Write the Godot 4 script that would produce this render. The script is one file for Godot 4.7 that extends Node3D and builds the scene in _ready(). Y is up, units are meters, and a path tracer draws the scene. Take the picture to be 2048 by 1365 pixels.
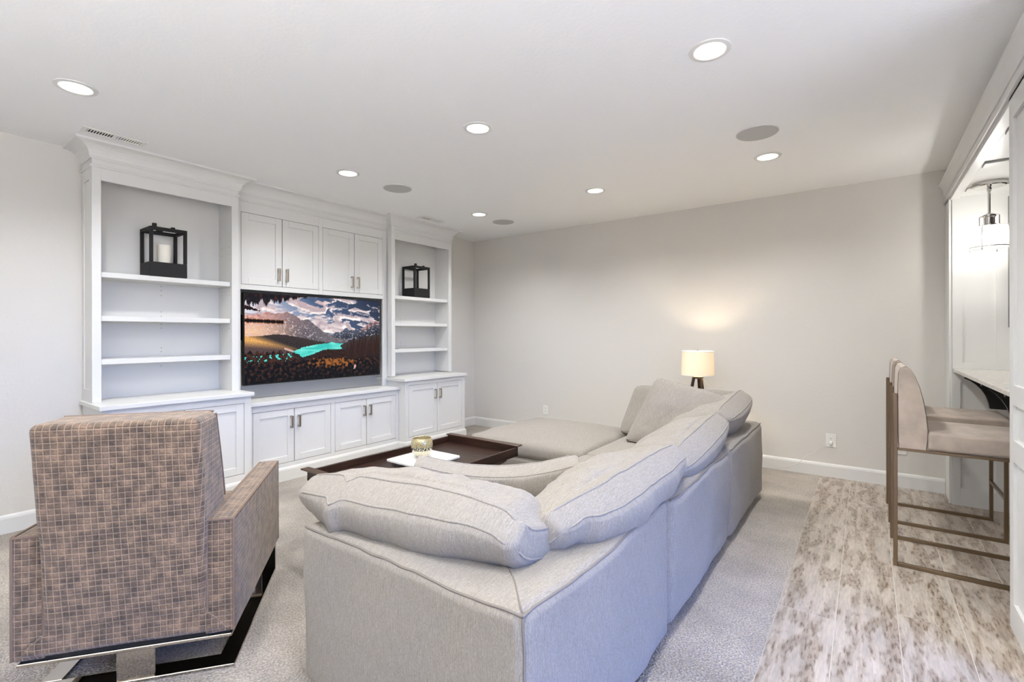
extends Node3D

# ---------- room constants (metres; camera stands at x 0, z 0) ----------
const XW := -4.36      # left wall face
const ZW := -5.005     # back wall face
const CH := 2.525      # ceiling height
const XB := 0.49       # bar wall face
# light levels
const DOWN := 0.9
const DOWN_COLOR := Color(0.975, 0.98, 0.985)
const FILL_UPLIGHT_COLOR := Color(0.975, 0.98, 0.985)  # colour of the added ceiling fill lamps
const SKY := 8.5
var M := {}
var base_of := {}
var rng := RandomNumberGenerator.new()

# ---------- mesh builder: faces are given counter-clockwise seen from outside ----------
class MB:
	var v := PackedVector3Array()
	var t := PackedInt32Array()
	func tri(a: Vector3, b: Vector3, c: Vector3) -> void:
		var n := v.size()
		v.append(a); v.append(b); v.append(c)
		t.append(n); t.append(n + 1); t.append(n + 2)
	func quad(a: Vector3, b: Vector3, c: Vector3, d: Vector3) -> void:
		tri(a, b, c); tri(a, c, d)
	# box with chamfered edges
	func box(x0: float, x1: float, y0: float, y1: float, z0: float, z1: float, c := 0.0025) -> void:
		var lo := Vector3(minf(x0, x1), minf(y0, y1), minf(z0, z1))
		var hi := Vector3(maxf(x0, x1), maxf(y0, y1), maxf(z0, z1))
		var m := (lo + hi) / 2.0
		var h := (hi - lo) / 2.0
		c = minf(c, 0.45 * minf(h.x, minf(h.y, h.z)))
		var P := func(sx: int, sy: int, sz: int, face: int) -> Vector3:
			var q := h - Vector3.ONE * c
			q[face] = h[face]
			return m + Vector3(q.x * sx, q.y * sy, q.z * sz)
		for ax in 3:
			var b := (ax + 1) % 3
			var d := (ax + 2) % 3
			for s in [-1, 1]:
				var pts := []
				for k in [[-1, -1], [1, -1], [1, 1], [-1, 1]]:
					var sg := [0, 0, 0]
					sg[ax] = s; sg[b] = k[0]; sg[d] = k[1]
					pts.append(P.call(sg[0], sg[1], sg[2], ax))
				if s > 0: quad(pts[0], pts[1], pts[2], pts[3])
				else: quad(pts[3], pts[2], pts[1], pts[0])
			if c > 0.0:
				for sb in [-1, 1]:
					for sd in [-1, 1]:
						var e := []
						for s2 in [-1, 1]:
							var sg2 := [0, 0, 0]
							sg2[ax] = s2; sg2[b] = sb; sg2[d] = sd
							e.append([P.call(sg2[0], sg2[1], sg2[2], b), P.call(sg2[0], sg2[1], sg2[2], d)])
						if sb * sd > 0: quad(e[0][0], e[1][0], e[1][1], e[0][1])
						else: quad(e[0][1], e[1][1], e[1][0], e[0][0])
		if c > 0.0:
			for sx in [-1, 1]:
				for sy in [-1, 1]:
					for sz in [-1, 1]:
						var a: Vector3 = P.call(sx, sy, sz, 0)
						var b2: Vector3 = P.call(sx, sy, sz, 1)
						var d2: Vector3 = P.call(sx, sy, sz, 2)
						if sx * sy * sz > 0: tri(a, b2, d2)
						else: tri(a, d2, b2)
	# tube along points
	func tube(pts: Array, r: float, sides := 8, closed := false, caps := true) -> void:
		var n := pts.size()
		var rings := []
		var up := Vector3.UP
		for i in n:
			var a: Vector3 = pts[(i - 1 + n) % n] if (closed or i > 0) else pts[i]
			var b: Vector3 = pts[(i + 1) % n] if (closed or i < n - 1) else pts[i]
			var d := (b - a).normalized()
			if d.length() < 0.5: d = Vector3.RIGHT
			if i == 0:
				up = Vector3.UP if absf(d.y) < 0.9 else Vector3.RIGHT
			var s := d.cross(up).normalized()
			up = s.cross(d).normalized()
			var ring := []
			for k in sides:
				var an := TAU * k / sides
				ring.append(pts[i] + (s * cos(an) + up * sin(an)) * r)
			rings.append(ring)
		for i in (n if closed else n - 1):
			var A: Array = rings[i]
			var B: Array = rings[(i + 1) % n]
			for k in sides:
				var k2 := (k + 1) % sides
				quad(A[k], A[k2], B[k2], B[k])
		if not closed and caps:
			for k in sides:
				tri(pts[0], rings[0][(k + 1) % sides], rings[0][k])
				tri(pts[n - 1], rings[n - 1][k], rings[n - 1][(k + 1) % sides])
	# lathe round a vertical axis: profile of (radius, height) from bottom to top on the outside
	func lathe(c: Vector3, prof: Array, seg := 32) -> void:
		for i in prof.size() - 1:
			for k in seg:
				var a0 := TAU * k / seg
				var a1 := TAU * (k + 1) / seg
				var p: Vector2 = prof[i]
				var q: Vector2 = prof[i + 1]
				var A := c + Vector3(p.x * cos(a0), p.y, -p.x * sin(a0))
				var B := c + Vector3(p.x * cos(a1), p.y, -p.x * sin(a1))
				var C := c + Vector3(q.x * cos(a1), q.y, -q.x * sin(a1))
				var D := c + Vector3(q.x * cos(a0), q.y, -q.x * sin(a0))
				if p.x < 1e-6: tri(A, C, D)
				elif q.x < 1e-6: tri(A, B, C)
				else: quad(A, B, C, D)
	# polygon (counter-clockwise in the plane of ax, ay) extruded between two 3-D offsets
	func prism(poly: Array, ax: Vector3, ay: Vector3, o0: Vector3, o1: Vector3) -> void:
		var flat := PackedVector2Array(poly)
		var ids := Geometry2D.triangulate_polygon(flat)
		var turn := ax.cross(ay).dot(o1 - o0) > 0.0
		for k in range(0, ids.size(), 3):
			var q := [flat[ids[k]], flat[ids[k + 1]], flat[ids[k + 2]]]
			var area := (q[1] - q[0]).cross(q[2] - q[0]) as float
			if area < 0: q = [q[0], q[2], q[1]]
			var f := []
			var g := []
			for p in q:
				f.append(o1 + ax * p.x + ay * p.y)
				g.append(o0 + ax * p.x + ay * p.y)
			if turn:
				tri(f[0], f[1], f[2]); tri(g[2], g[1], g[0])
			else:
				tri(f[2], f[1], f[0]); tri(g[0], g[1], g[2])
		for i in flat.size():
			var p := flat[i]
			var q2 := flat[(i + 1) % flat.size()]
			var a := o0 + ax * p.x + ay * p.y
			var b := o0 + ax * q2.x + ay * q2.y
			var d := o1 - o0
			if turn: quad(a, b, b + d, a + d)
			else: quad(b, a, a + d, b + d)
	# moulding: profile (out, y) swept along a plan path of (x, z) points; out is to the left of travel turned by side
	func moulding(prof: Array, path: Array, side: float, close_prof := true) -> void:
		var n := path.size()
		var offs := []
		for i in n:
			var d0: Vector2 = (path[i] - path[i - 1]).normalized() if i > 0 else (path[1] - path[0]).normalized()
			var d1: Vector2 = (path[i + 1] - path[i]).normalized() if i < n - 1 else d0
			var n0 := Vector2(-d0.y, d0.x) * side
			var n1 := Vector2(-d1.y, d1.x) * side
			var m := (n0 + n1).normalized()
			offs.append(m / maxf(0.3, m.dot(n0)))
		var cnt := prof.size() if close_prof else prof.size() - 1
		for i in n - 1:
			for k in cnt:
				var p: Vector2 = prof[k]
				var q: Vector2 = prof[(k + 1) % prof.size()]
				var c := []
				for w in [[i, p], [i, q], [i + 1, q], [i + 1, p]]:
					var at: Vector2 = path[w[0]] + offs[w[0]] * w[1].x
					c.append(Vector3(at.x, w[1].y, at.y))
				if side < 0: quad(c[0], c[1], c[2], c[3])
				else: quad(c[3], c[2], c[1], c[0])
		if close_prof:
			for e in [0, n - 1]:
				var ids := Geometry2D.triangulate_polygon(PackedVector2Array(prof))
				for k in range(0, ids.size(), 3):
					var w3 := []
					for j in 3:
						var p2: Vector2 = prof[ids[k + j]]
						var at2: Vector2 = path[e] + offs[e] * p2.x
						w3.append(Vector3(at2.x, p2.y, at2.y))
					tri(w3[0], w3[1], w3[2])
	# rounded, subdivided box centred on the origin, passed through a deformation
	func rounded(h: Vector3, r: float, nx: int, ny: int, nz: int, deform: Callable, k := 4) -> void:
		var axes := []
		for q in [[h.x, nx], [h.y, ny], [h.z, nz]]:
			var l := []
			for i in k: l.append(-q[0] + r * (1.0 - tan(PI / 4 * (1.0 - float(i) / k))))
			for i in q[1] + 1: l.append(lerpf(-q[0] + r, q[0] - r, float(i) / q[1]))
			for i in k: l.append(q[0] - r + r * tan(PI / 4 * float(i + 1) / k))
			axes.append(l)
		var inner := h - Vector3.ONE * r
		for ax in 3:
			var b := (ax + 1) % 3
			var d := (ax + 2) % 3
			var lb: Array = axes[b]
			var ld: Array = axes[d]
			for s in [-1.0, 1.0]:
				var first := v.size()
				for i in lb.size():
					for j in ld.size():
						var p := Vector3.ZERO
						p[ax] = s * h[ax]; p[b] = lb[i]; p[d] = ld[j]
						var c := p.clamp(-inner, inner)
						v.append(deform.call(c + (p - c).normalized() * r))
				var w := ld.size()
				for i in lb.size() - 1:
					for j in w - 1:
						var a := first + i * w + j
						if s > 0: t.append_array(PackedInt32Array([a, a + w, a + w + 1, a, a + w + 1, a + 1]))
						else: t.append_array(PackedInt32Array([a, a + w + 1, a + w, a, a + 1, a + w + 1]))
	# crease in degrees: 0 flat, 180 all smooth
	func finish(crease := 0.0, uv = null) -> ArrayMesh:
		var nf := t.size() / 3
		var fn := PackedVector3Array()
		fn.resize(nf)
		for f in nf:
			var a := v[t[f * 3]]
			fn[f] = (v[t[f * 3 + 1]] - a).cross(v[t[f * 3 + 2]] - a)
		var pos := PackedVector3Array()
		var nor := PackedVector3Array()
		var uvs := PackedVector2Array()
		var idx := PackedInt32Array()
		if crease >= 179.0:
			var where := {}
			var remap := PackedInt32Array()
			remap.resize(v.size())
			for i in v.size():
				var key := Vector3i((v[i] * 20000.0).round())
				if not where.has(key):
					where[key] = pos.size()
					pos.append(v[i]); nor.append(Vector3.ZERO)
				remap[i] = where[key]
			for f in nf:
				for j in 3:
					nor[remap[t[f * 3 + j]]] += fn[f]
				idx.append_array(PackedInt32Array([remap[t[f * 3]], remap[t[f * 3 + 2]], remap[t[f * 3 + 1]]]))
			for i in nor.size(): nor[i] = nor[i].normalized()
		else:
			var at := {}
			var lim := cos(deg_to_rad(crease))
			if crease > 0.0:
				for f in nf:
					for j in 3:
						var key := Vector3i((v[t[f * 3 + j]] * 20000.0).round())
						if at.has(key): at[key].append(f)
						else: at[key] = [f]
			for f in nf:
				var n := fn[f].normalized()
				for j in [0, 2, 1]:
					var p := v[t[f * 3 + j]]
					var m := n
					if crease > 0.0:
						m = Vector3.ZERO
						for g in at[Vector3i((p * 20000.0).round())]:
							if fn[g].normalized().dot(n) >= lim: m += fn[g]
						m = m.normalized() if m.length() > 1e-12 else n
					idx.append(pos.size())
					pos.append(p); nor.append(m)
		var arr := []
		arr.resize(Mesh.ARRAY_MAX)
		arr[Mesh.ARRAY_VERTEX] = pos
		arr[Mesh.ARRAY_NORMAL] = nor
		arr[Mesh.ARRAY_INDEX] = idx
		if uv != null:
			for i in pos.size(): uvs.append(uv.call(pos[i], nor[i]))
			arr[Mesh.ARRAY_TEX_UV] = uvs
		var me := ArrayMesh.new()
		me.add_surface_from_arrays(Mesh.PRIMITIVE_TRIANGLES, arr)
		return me

# ---------- scene helpers ----------
func tag(o: Node, label: String, category: String, group := "") -> void:
	o.set_meta("label", label)
	o.set_meta("category", category)
	if group: o.set_meta("group", group)

func thing(called: String, label: String, category: String, at: Vector3, group := "", turn := 0.0) -> Node3D:
	var o := Node3D.new()
	o.name = called
	add_child(o, true)
	o.position = at
	o.rotation.y = turn
	base_of[o] = at if turn == 0.0 else Vector3.ZERO
	tag(o, label, category, group)
	return o

# a part whose mesh is written in room coordinates (or, for a turned thing, in the thing's own)
func part(parent: Node3D, called: String, mesh: Mesh, mat: Material, label := "") -> MeshInstance3D:
	var o := MeshInstance3D.new()
	o.name = called
	o.mesh = mesh
	o.material_override = mat
	o.cast_shadow = GeometryInstance3D.SHADOW_CASTING_SETTING_ON
	parent.add_child(o, true)
	if base_of.has(parent): o.position = -base_of[parent]
	if label: o.set_meta("label", label)
	return o

func single(called: String, mesh: Mesh, mat: Material) -> MeshInstance3D:
	var o := MeshInstance3D.new()
	o.name = called
	o.mesh = mesh
	o.material_override = mat
	add_child(o, true)
	return o

func struct(called: String, mesh: Mesh, mat: Material, label: String) -> MeshInstance3D:
	var o := single(called, mesh, mat)
	o.set_meta("kind", "structure")
	o.set_meta("label", label)
	return o

func mat(c: Color, rough := 0.5, metal := 0.0) -> StandardMaterial3D:
	var m := StandardMaterial3D.new()
	m.albedo_color = c
	m.roughness = rough
	m.metallic = metal
	return m

func rgb8(r: int, g: int, b: int) -> Color:
	return Color8(r, g, b)

func noise(sd: int, freq: float, oct := 4, kind := FastNoiseLite.TYPE_SIMPLEX_SMOOTH) -> FastNoiseLite:
	var n := FastNoiseLite.new()
	n.seed = sd
	n.frequency = freq
	n.noise_type = kind
	n.fractal_type = FastNoiseLite.FRACTAL_FBM if oct > 1 else FastNoiseLite.FRACTAL_NONE
	n.fractal_octaves = oct
	return n

# seamless grey noise as floats 0..1
func grey(sd: int, w: int, h: int, freq: float, oct := 4, to_w := 0, to_h := 0) -> PackedByteArray:
	var im := noise(sd, freq, oct).get_seamless_image(w, h)
	im.convert(Image.FORMAT_L8)
	if to_w: im.resize(to_w, to_h, Image.INTERPOLATE_CUBIC)
	return im.get_data()

func picture(w: int, h: int, data: PackedByteArray, three := true) -> ImageTexture:
	return ImageTexture.create_from_image(Image.create_from_data(w, h, false, Image.FORMAT_RGB8 if three else Image.FORMAT_L8, data))

func tri_planar(m: StandardMaterial3D, scale: float, world := false) -> void:
	m.uv1_triplanar = true
	m.uv1_world_triplanar = world
	m.uv1_scale = Vector3.ONE * scale
	m.uv1_triplanar_sharpness = 8.0

# ---------- materials ----------
func linen(base: Color, sd: int) -> StandardMaterial3D:
	var n := 512
	var a := grey(sd, n, 32, 0.16, 3, n, n)       # long vertical slubs
	var b := grey(sd + 1, n, 128, 0.2, 2, n, n)    # short ones
	var c := grey(sd + 2, 64, n, 0.25, 2, n, n)   # weft
	var col := PackedByteArray(); col.resize(n * n * 3)
	var hgt := PackedByteArray(); hgt.resize(n * n)
	for i in n * n:
		var x := i % n
		var y := i / n
		var s := (a[i] - 128) * 0.20 + (b[i] - 128) * 0.22 + (c[i] - 128) * 0.10
		var weave := 7.0 if ((x / 2 + y / 2) % 2 == 0) else -7.0
		var k := 1.0 + (s + weave * 0.5) / 255.0
		col[i * 3] = clampi(int(base.r8 * k), 0, 255)
		col[i * 3 + 1] = clampi(int(base.g8 * k), 0, 255)
		col[i * 3 + 2] = clampi(int(base.b8 * k), 0, 255)
		hgt[i] = clampi(int(128 + s * 0.8 + weave * 4), 0, 255)
	var m := mat(Color.WHITE, 0.95)
	m.albedo_texture = picture(n, n, col)
	m.heightmap_enabled = true
	m.heightmap_texture = picture(n, n, hgt, false)
	m.heightmap_scale = 0.035
	m.rim_enabled = true
	m.rim = 0.2
	m.rim_tint = 0.6
	tri_planar(m, 3.2)
	return m

func make_materials() -> void:
	# plain paints
	M.wall = mat(rgb8(215, 211, 204), 0.75)
	M.ceiling = mat(rgb8(243, 243, 241), 0.85)
	var bump := grey(5, 256, 256, 0.05, 4)
	for k in ["wall", "ceiling"]:
		M[k].heightmap_enabled = true
		M[k].heightmap_texture = picture(256, 256, bump, false)
		M[k].heightmap_scale = 0.04
		tri_planar(M[k], 3.0, true)
	M.white = mat(rgb8(220, 219, 215), 0.38)
	M.shaded_wall = mat(rgb8(196, 191, 180), 0.7)  # wall paint with the shade of the television niche put into its colour
	M.shelf_white = mat(rgb8(220, 218, 213), 0.5)
	M.plastic = mat(rgb8(232, 230, 224), 0.35)
	M.black = mat(rgb8(16, 15, 14), 0.35)
	M.matte_black = mat(rgb8(14, 13, 12), 0.7)
	M.hole = mat(rgb8(30, 27, 24), 0.9)
	M.slot = mat(rgb8(16, 13, 11), 0.9)
	M.nickel = mat(rgb8(176, 168, 156), 0.3, 1.0)
	M.chrome = mat(rgb8(214, 212, 208), 0.07, 1.0)
	M.polished = mat(rgb8(186, 180, 172), 0.06, 1.0)
	M.bronze = mat(rgb8(128, 110, 88), 0.32, 0.85)
	M.wax = mat(rgb8(240, 234, 220), 0.5)
	M.speaker = mat(rgb8(186, 185, 182), 0.8)
	M.dark_panel = mat(rgb8(28, 20, 18), 0.25)
	var cord := mat(rgb8(214, 210, 202), 0.5)
	M.cord = cord
	M.glass = mat(Color(1, 1, 1, 0.06), 0.02)
	M.glass.transparency = BaseMaterial3D.TRANSPARENCY_ALPHA
	M.seeded = mat(Color(1, 1, 1, 0.16), 0.05)
	M.seeded.transparency = BaseMaterial3D.TRANSPARENCY_ALPHA
	# lamps
	M.led = mat(rgb8(255, 250, 240), 0.6)
	M.led.emission_enabled = true
	M.led.emission = rgb8(255, 248, 236)
	M.led.emission_energy_multiplier = 2.5
	M.bulb = mat(Color.WHITE, 0.5)
	M.bulb.emission_enabled = true
	M.bulb.emission = rgb8(255, 240, 214)
	M.bulb.emission_energy_multiplier = 3.0
	M.shade = mat(rgb8(250, 244, 226), 0.9)
	var sh := grey(61, 256, 64, 0.2, 2, 256, 256)
	M.shade.heightmap_enabled = true
	M.shade.heightmap_texture = picture(256, 256, sh, false)
	M.shade.heightmap_scale = 0.03
	tri_planar(M.shade, 8.0)
	M.shade.backlight_enabled = true
	M.shade.backlight = Color(0.5, 0.45, 0.33)
	# fabrics
	M.sofa = linen(rgb8(144, 137, 128), 11)
	M.piping = mat(rgb8(124, 117, 109), 0.9)
	# carpet
	var n := 512
	var c1 := grey(21, n, n, 0.085, 3)
	var c2 := grey(22, n, n, 0.012, 3)
	var col := PackedByteArray(); col.resize(n * n * 3)
	for i in n * n:
		var k := 1.0 + (c1[i] - 128) / 255.0 * 0.42 + (c2[i] - 128) / 255.0 * 0.05
		col[i * 3] = clampi(int(190 * k), 0, 255)
		col[i * 3 + 1] = clampi(int(181 * k), 0, 255)
		col[i * 3 + 2] = clampi(int(169 * k), 0, 255)
	M.carpet = mat(Color.WHITE, 1.0)
	M.carpet.albedo_texture = picture(n, n, col)
	M.carpet.heightmap_enabled = true
	M.carpet.heightmap_texture = picture(n, n, c1, false)
	M.carpet.heightmap_scale = 1.0
	M.carpet.rim_enabled = true
	M.carpet.rim = 0.2
	tri_planar(M.carpet, 2.0, true)
	var nap := grey(23, 256, 256, 0.012, 4)
	var napc := PackedByteArray(); napc.resize(256 * 256 * 3)
	for i in 256 * 256:
		var q := clampi(int(232 + (nap[i] - 128) * 0.22), 0, 255)
		napc[i * 3] = q; napc[i * 3 + 1] = q; napc[i * 3 + 2] = q
	M.carpet.detail_enabled = true
	M.carpet.detail_blend_mode = BaseMaterial3D.BLEND_MODE_MUL
	M.carpet.detail_albedo = picture(256, 256, napc)
	M.carpet.detail_uv_layer = BaseMaterial3D.DETAIL_UV_2
	M.carpet.uv2_triplanar = true
	M.carpet.uv2_world_triplanar = true
	M.carpet.uv2_scale = Vector3.ONE * 0.45
	M.grout = mat(rgb8(196, 190, 180), 0.9)
	# weathered wood-look tiles, three prints
	for vnt in 3:
		var w := 192
		var h := 1024
		var g1 := grey(31 + vnt * 7, w, 128, 0.02, 3, w, h)        # broad tone
		var g2 := grey(32 + vnt * 7, w, 96, 0.09, 4, w, h)         # grain along the board
		var g3 := grey(33 + vnt * 7, w, 220, 0.016, 5, w, h)        # worn patches
		var g4 := grey(34 + vnt * 7, w, 220, 0.075, 4, w, h)
		var tc := PackedByteArray(); tc.resize(w * h * 3)
		for i in w * h:
			var wash := smoothstep(0.36, 0.78, g3[i] / 255.0 * 0.8 + g1[i] / 255.0 * 0.2)
			var streak := smoothstep(0.46, 0.82, g4[i] / 255.0 * 0.7 + g2[i] / 255.0 * 0.3)
			var lt := 1.0 + (g1[i] - 128) / 255.0 * 0.14 + (g2[i] - 128) / 255.0 * 0.16
			var tcol := Vector3(182, 172, 160).lerp(Vector3(142, 127, 112), wash * 0.75 + streak * 0.12).lerp(Vector3(92, 78, 66), clampf(wash * 1.1 + 0.08, 0, 1) * streak * 0.85) * lt
			tc[i * 3] = clampi(int(tcol.x), 0, 255)
			tc[i * 3 + 1] = clampi(int(tcol.y), 0, 255)
			tc[i * 3 + 2] = clampi(int(tcol.z), 0, 255)
		var tm := mat(Color.WHITE, 0.42)
		tm.albedo_texture = picture(w, h, tc)
		M["tile%d" % vnt] = tm
	# cut velvet with a raised grid of small squares, 2 cm each
	var S := 1024
	var cells := 16
	var px := S / cells
	var v1 := grey(41, S, S, 0.035, 4)
	var v2 := grey(42, 256, 256, 0.02, 4, S, S)
	var vc := PackedByteArray(); vc.resize(S * S * 3)
	var vh := PackedByteArray(); vh.resize(S * S)
	rng.seed = 77
	var tone := []
	for i in cells * cells: tone.append(rng.randf_range(-1, 1))
	for i in S * S:
		var x := i % S
		var y := i / S
		var fx := (x % px) / float(px)
		var fy := (y % px) / float(px)
		var ed := minf(minf(fx, 1 - fx), minf(fy, 1 - fy)) * px
		var line := 1.0 - clampf((ed - 1.6) / 2.4, 0.0, 1.0)
		var k: float = 1.0 + tone[(y / px) * cells + x / px] * 0.05 + (v1[i] - 128) / 255.0 * 0.28 + (v2[i] - 128) / 255.0 * 0.72
		vc[i * 3] = clampi(int(lerpf(108 * k, 206, line * 0.68)), 0, 255)
		vc[i * 3 + 1] = clampi(int(lerpf(88 * k, 180, line * 0.68)), 0, 255)
		vc[i * 3 + 2] = clampi(int(lerpf(70 * k, 152, line * 0.68)), 0, 255)
		vh[i] = clampi(int(235 * clampf((ed - 1.0) / 12.0, 0.0, 1.0)), 0, 255)
	M.velvet = mat(Color.WHITE, 0.75)
	M.velvet.albedo_texture = picture(S, S, vc)
	M.velvet.heightmap_enabled = true
	M.velvet.heightmap_texture = picture(S, S, vh, false)
	M.velvet.heightmap_scale = 0.3
	M.velvet.rim_enabled = true
	M.velvet.rim = 0.5
	M.velvet.rim_tint = 0.35
	tri_planar(M.velvet, 1.0 / 0.32)
	M.velvet_piping = mat(rgb8(122, 102, 88), 0.8)
	# suede of the stools
	var su := grey(51, 256, 256, 0.02, 5)
	var sc := PackedByteArray(); sc.resize(256 * 256 * 3)
	for i in 256 * 256:
		var k := 1.0 + (su[i] - 128) / 255.0 * 0.16
		sc[i * 3] = clampi(int(176 * k), 0, 255)
		sc[i * 3 + 1] = clampi(int(162 * k), 0, 255)
		sc[i * 3 + 2] = clampi(int(148 * k), 0, 255)
	M.suede = mat(Color.WHITE, 0.8)
	M.suede.albedo_texture = picture(256, 256, sc)
	M.suede.rim_enabled = true
	M.suede.rim = 0.3
	tri_planar(M.suede, 1.6)
	M.seam = mat(rgb8(112, 98, 86), 0.8)
	# dark wood
	var wd := grey(52, 64, 512, 0.03, 4, 512, 512)
	var w2 := grey(53, 32, 512, 0.12, 3, 512, 512)
	var wc := PackedByteArray(); wc.resize(512 * 512 * 3)
	for i in 512 * 512:
		var k := 1.0 + (wd[i] - 128) / 255.0 * 0.5 + (w2[i] - 128) / 255.0 * 0.3
		wc[i * 3] = clampi(int(50 * k), 0, 255)
		wc[i * 3 + 1] = clampi(int(32 * k), 0, 255)
		wc[i * 3 + 2] = clampi(int(24 * k), 0, 255)
	M.wood = mat(Color.WHITE, 0.3)
	M.wood.albedo_texture = picture(512, 512, wc)
	tri_planar(M.wood, 1.2)
	M.legwood = mat(rgb8(96, 70, 48), 0.4)
	M.lip = mat(rgb8(72, 52, 38), 0.3)
	M.dark_wood = mat(rgb8(44, 30, 22), 0.4)
	# marble
	for q in [["marble", 205, 199, 190, 0.9], ["board", 236, 235, 230, 0.35]]:
		var m1 := noise(71, 0.006, 5)
		var mc := PackedByteArray(); mc.resize(256 * 256 * 3)
		var warp := grey(72, 256, 256, 0.012, 5)
		var fine := grey(73, 256, 256, 0.03, 4)
		for i in 256 * 256:
			var vein := pow(1.0 - absf(sin((i % 256) / 256.0 * TAU + (warp[i] - 128) * 0.06)), 6.0)
			var k: float = 1.0 - q[4] * (vein * 0.16) + (fine[i] - 128) / 255.0 * 0.14 * q[4]
			mc[i * 3] = clampi(int(q[1] * k), 0, 255)
			mc[i * 3 + 1] = clampi(int(q[2] * k), 0, 255)
			mc[i * 3 + 2] = clampi(int(q[3] * k), 0, 255)
		var mm := mat(Color.WHITE, 0.15)
		mm.albedo_texture = picture(256, 256, mc)
		tri_planar(mm, 2.2)
		M[q[0]] = mm
	# mercury glass
	var mg := grey(81, 512, 256, 0.09, 3)
	var ms := grey(82, 512, 256, 0.05, 4)
	var gc := PackedByteArray(); gc.resize(512 * 256 * 3)
	for i in 512 * 256:
		var yy := (i / 512) / 255.0       # 0 at the rim
		var c := rgb8(214, 204, 172)
		var sp: float = mg[i] - 128
		if yy < 0.42: c = rgb8(208, 196, 156).lerp(rgb8(128, 104, 62), clampf((sp - 10) / 40.0, 0, 1))
		elif yy < 0.60 and ms[i] + (mg[i] - 128) * 0.5 > 118: c = rgb8(44, 36, 26)
		else: c = rgb8(226, 220, 196).lerp(rgb8(150, 130, 84), clampf((sp - 36) / 30.0, 0, 1))
		gc[i * 3] = c.r8; gc[i * 3 + 1] = c.g8; gc[i * 3 + 2] = c.b8
	M.mercury = mat(Color.WHITE, 0.2, 0.35)
	M.mercury.albedo_texture = picture(512, 256, gc)

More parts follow.
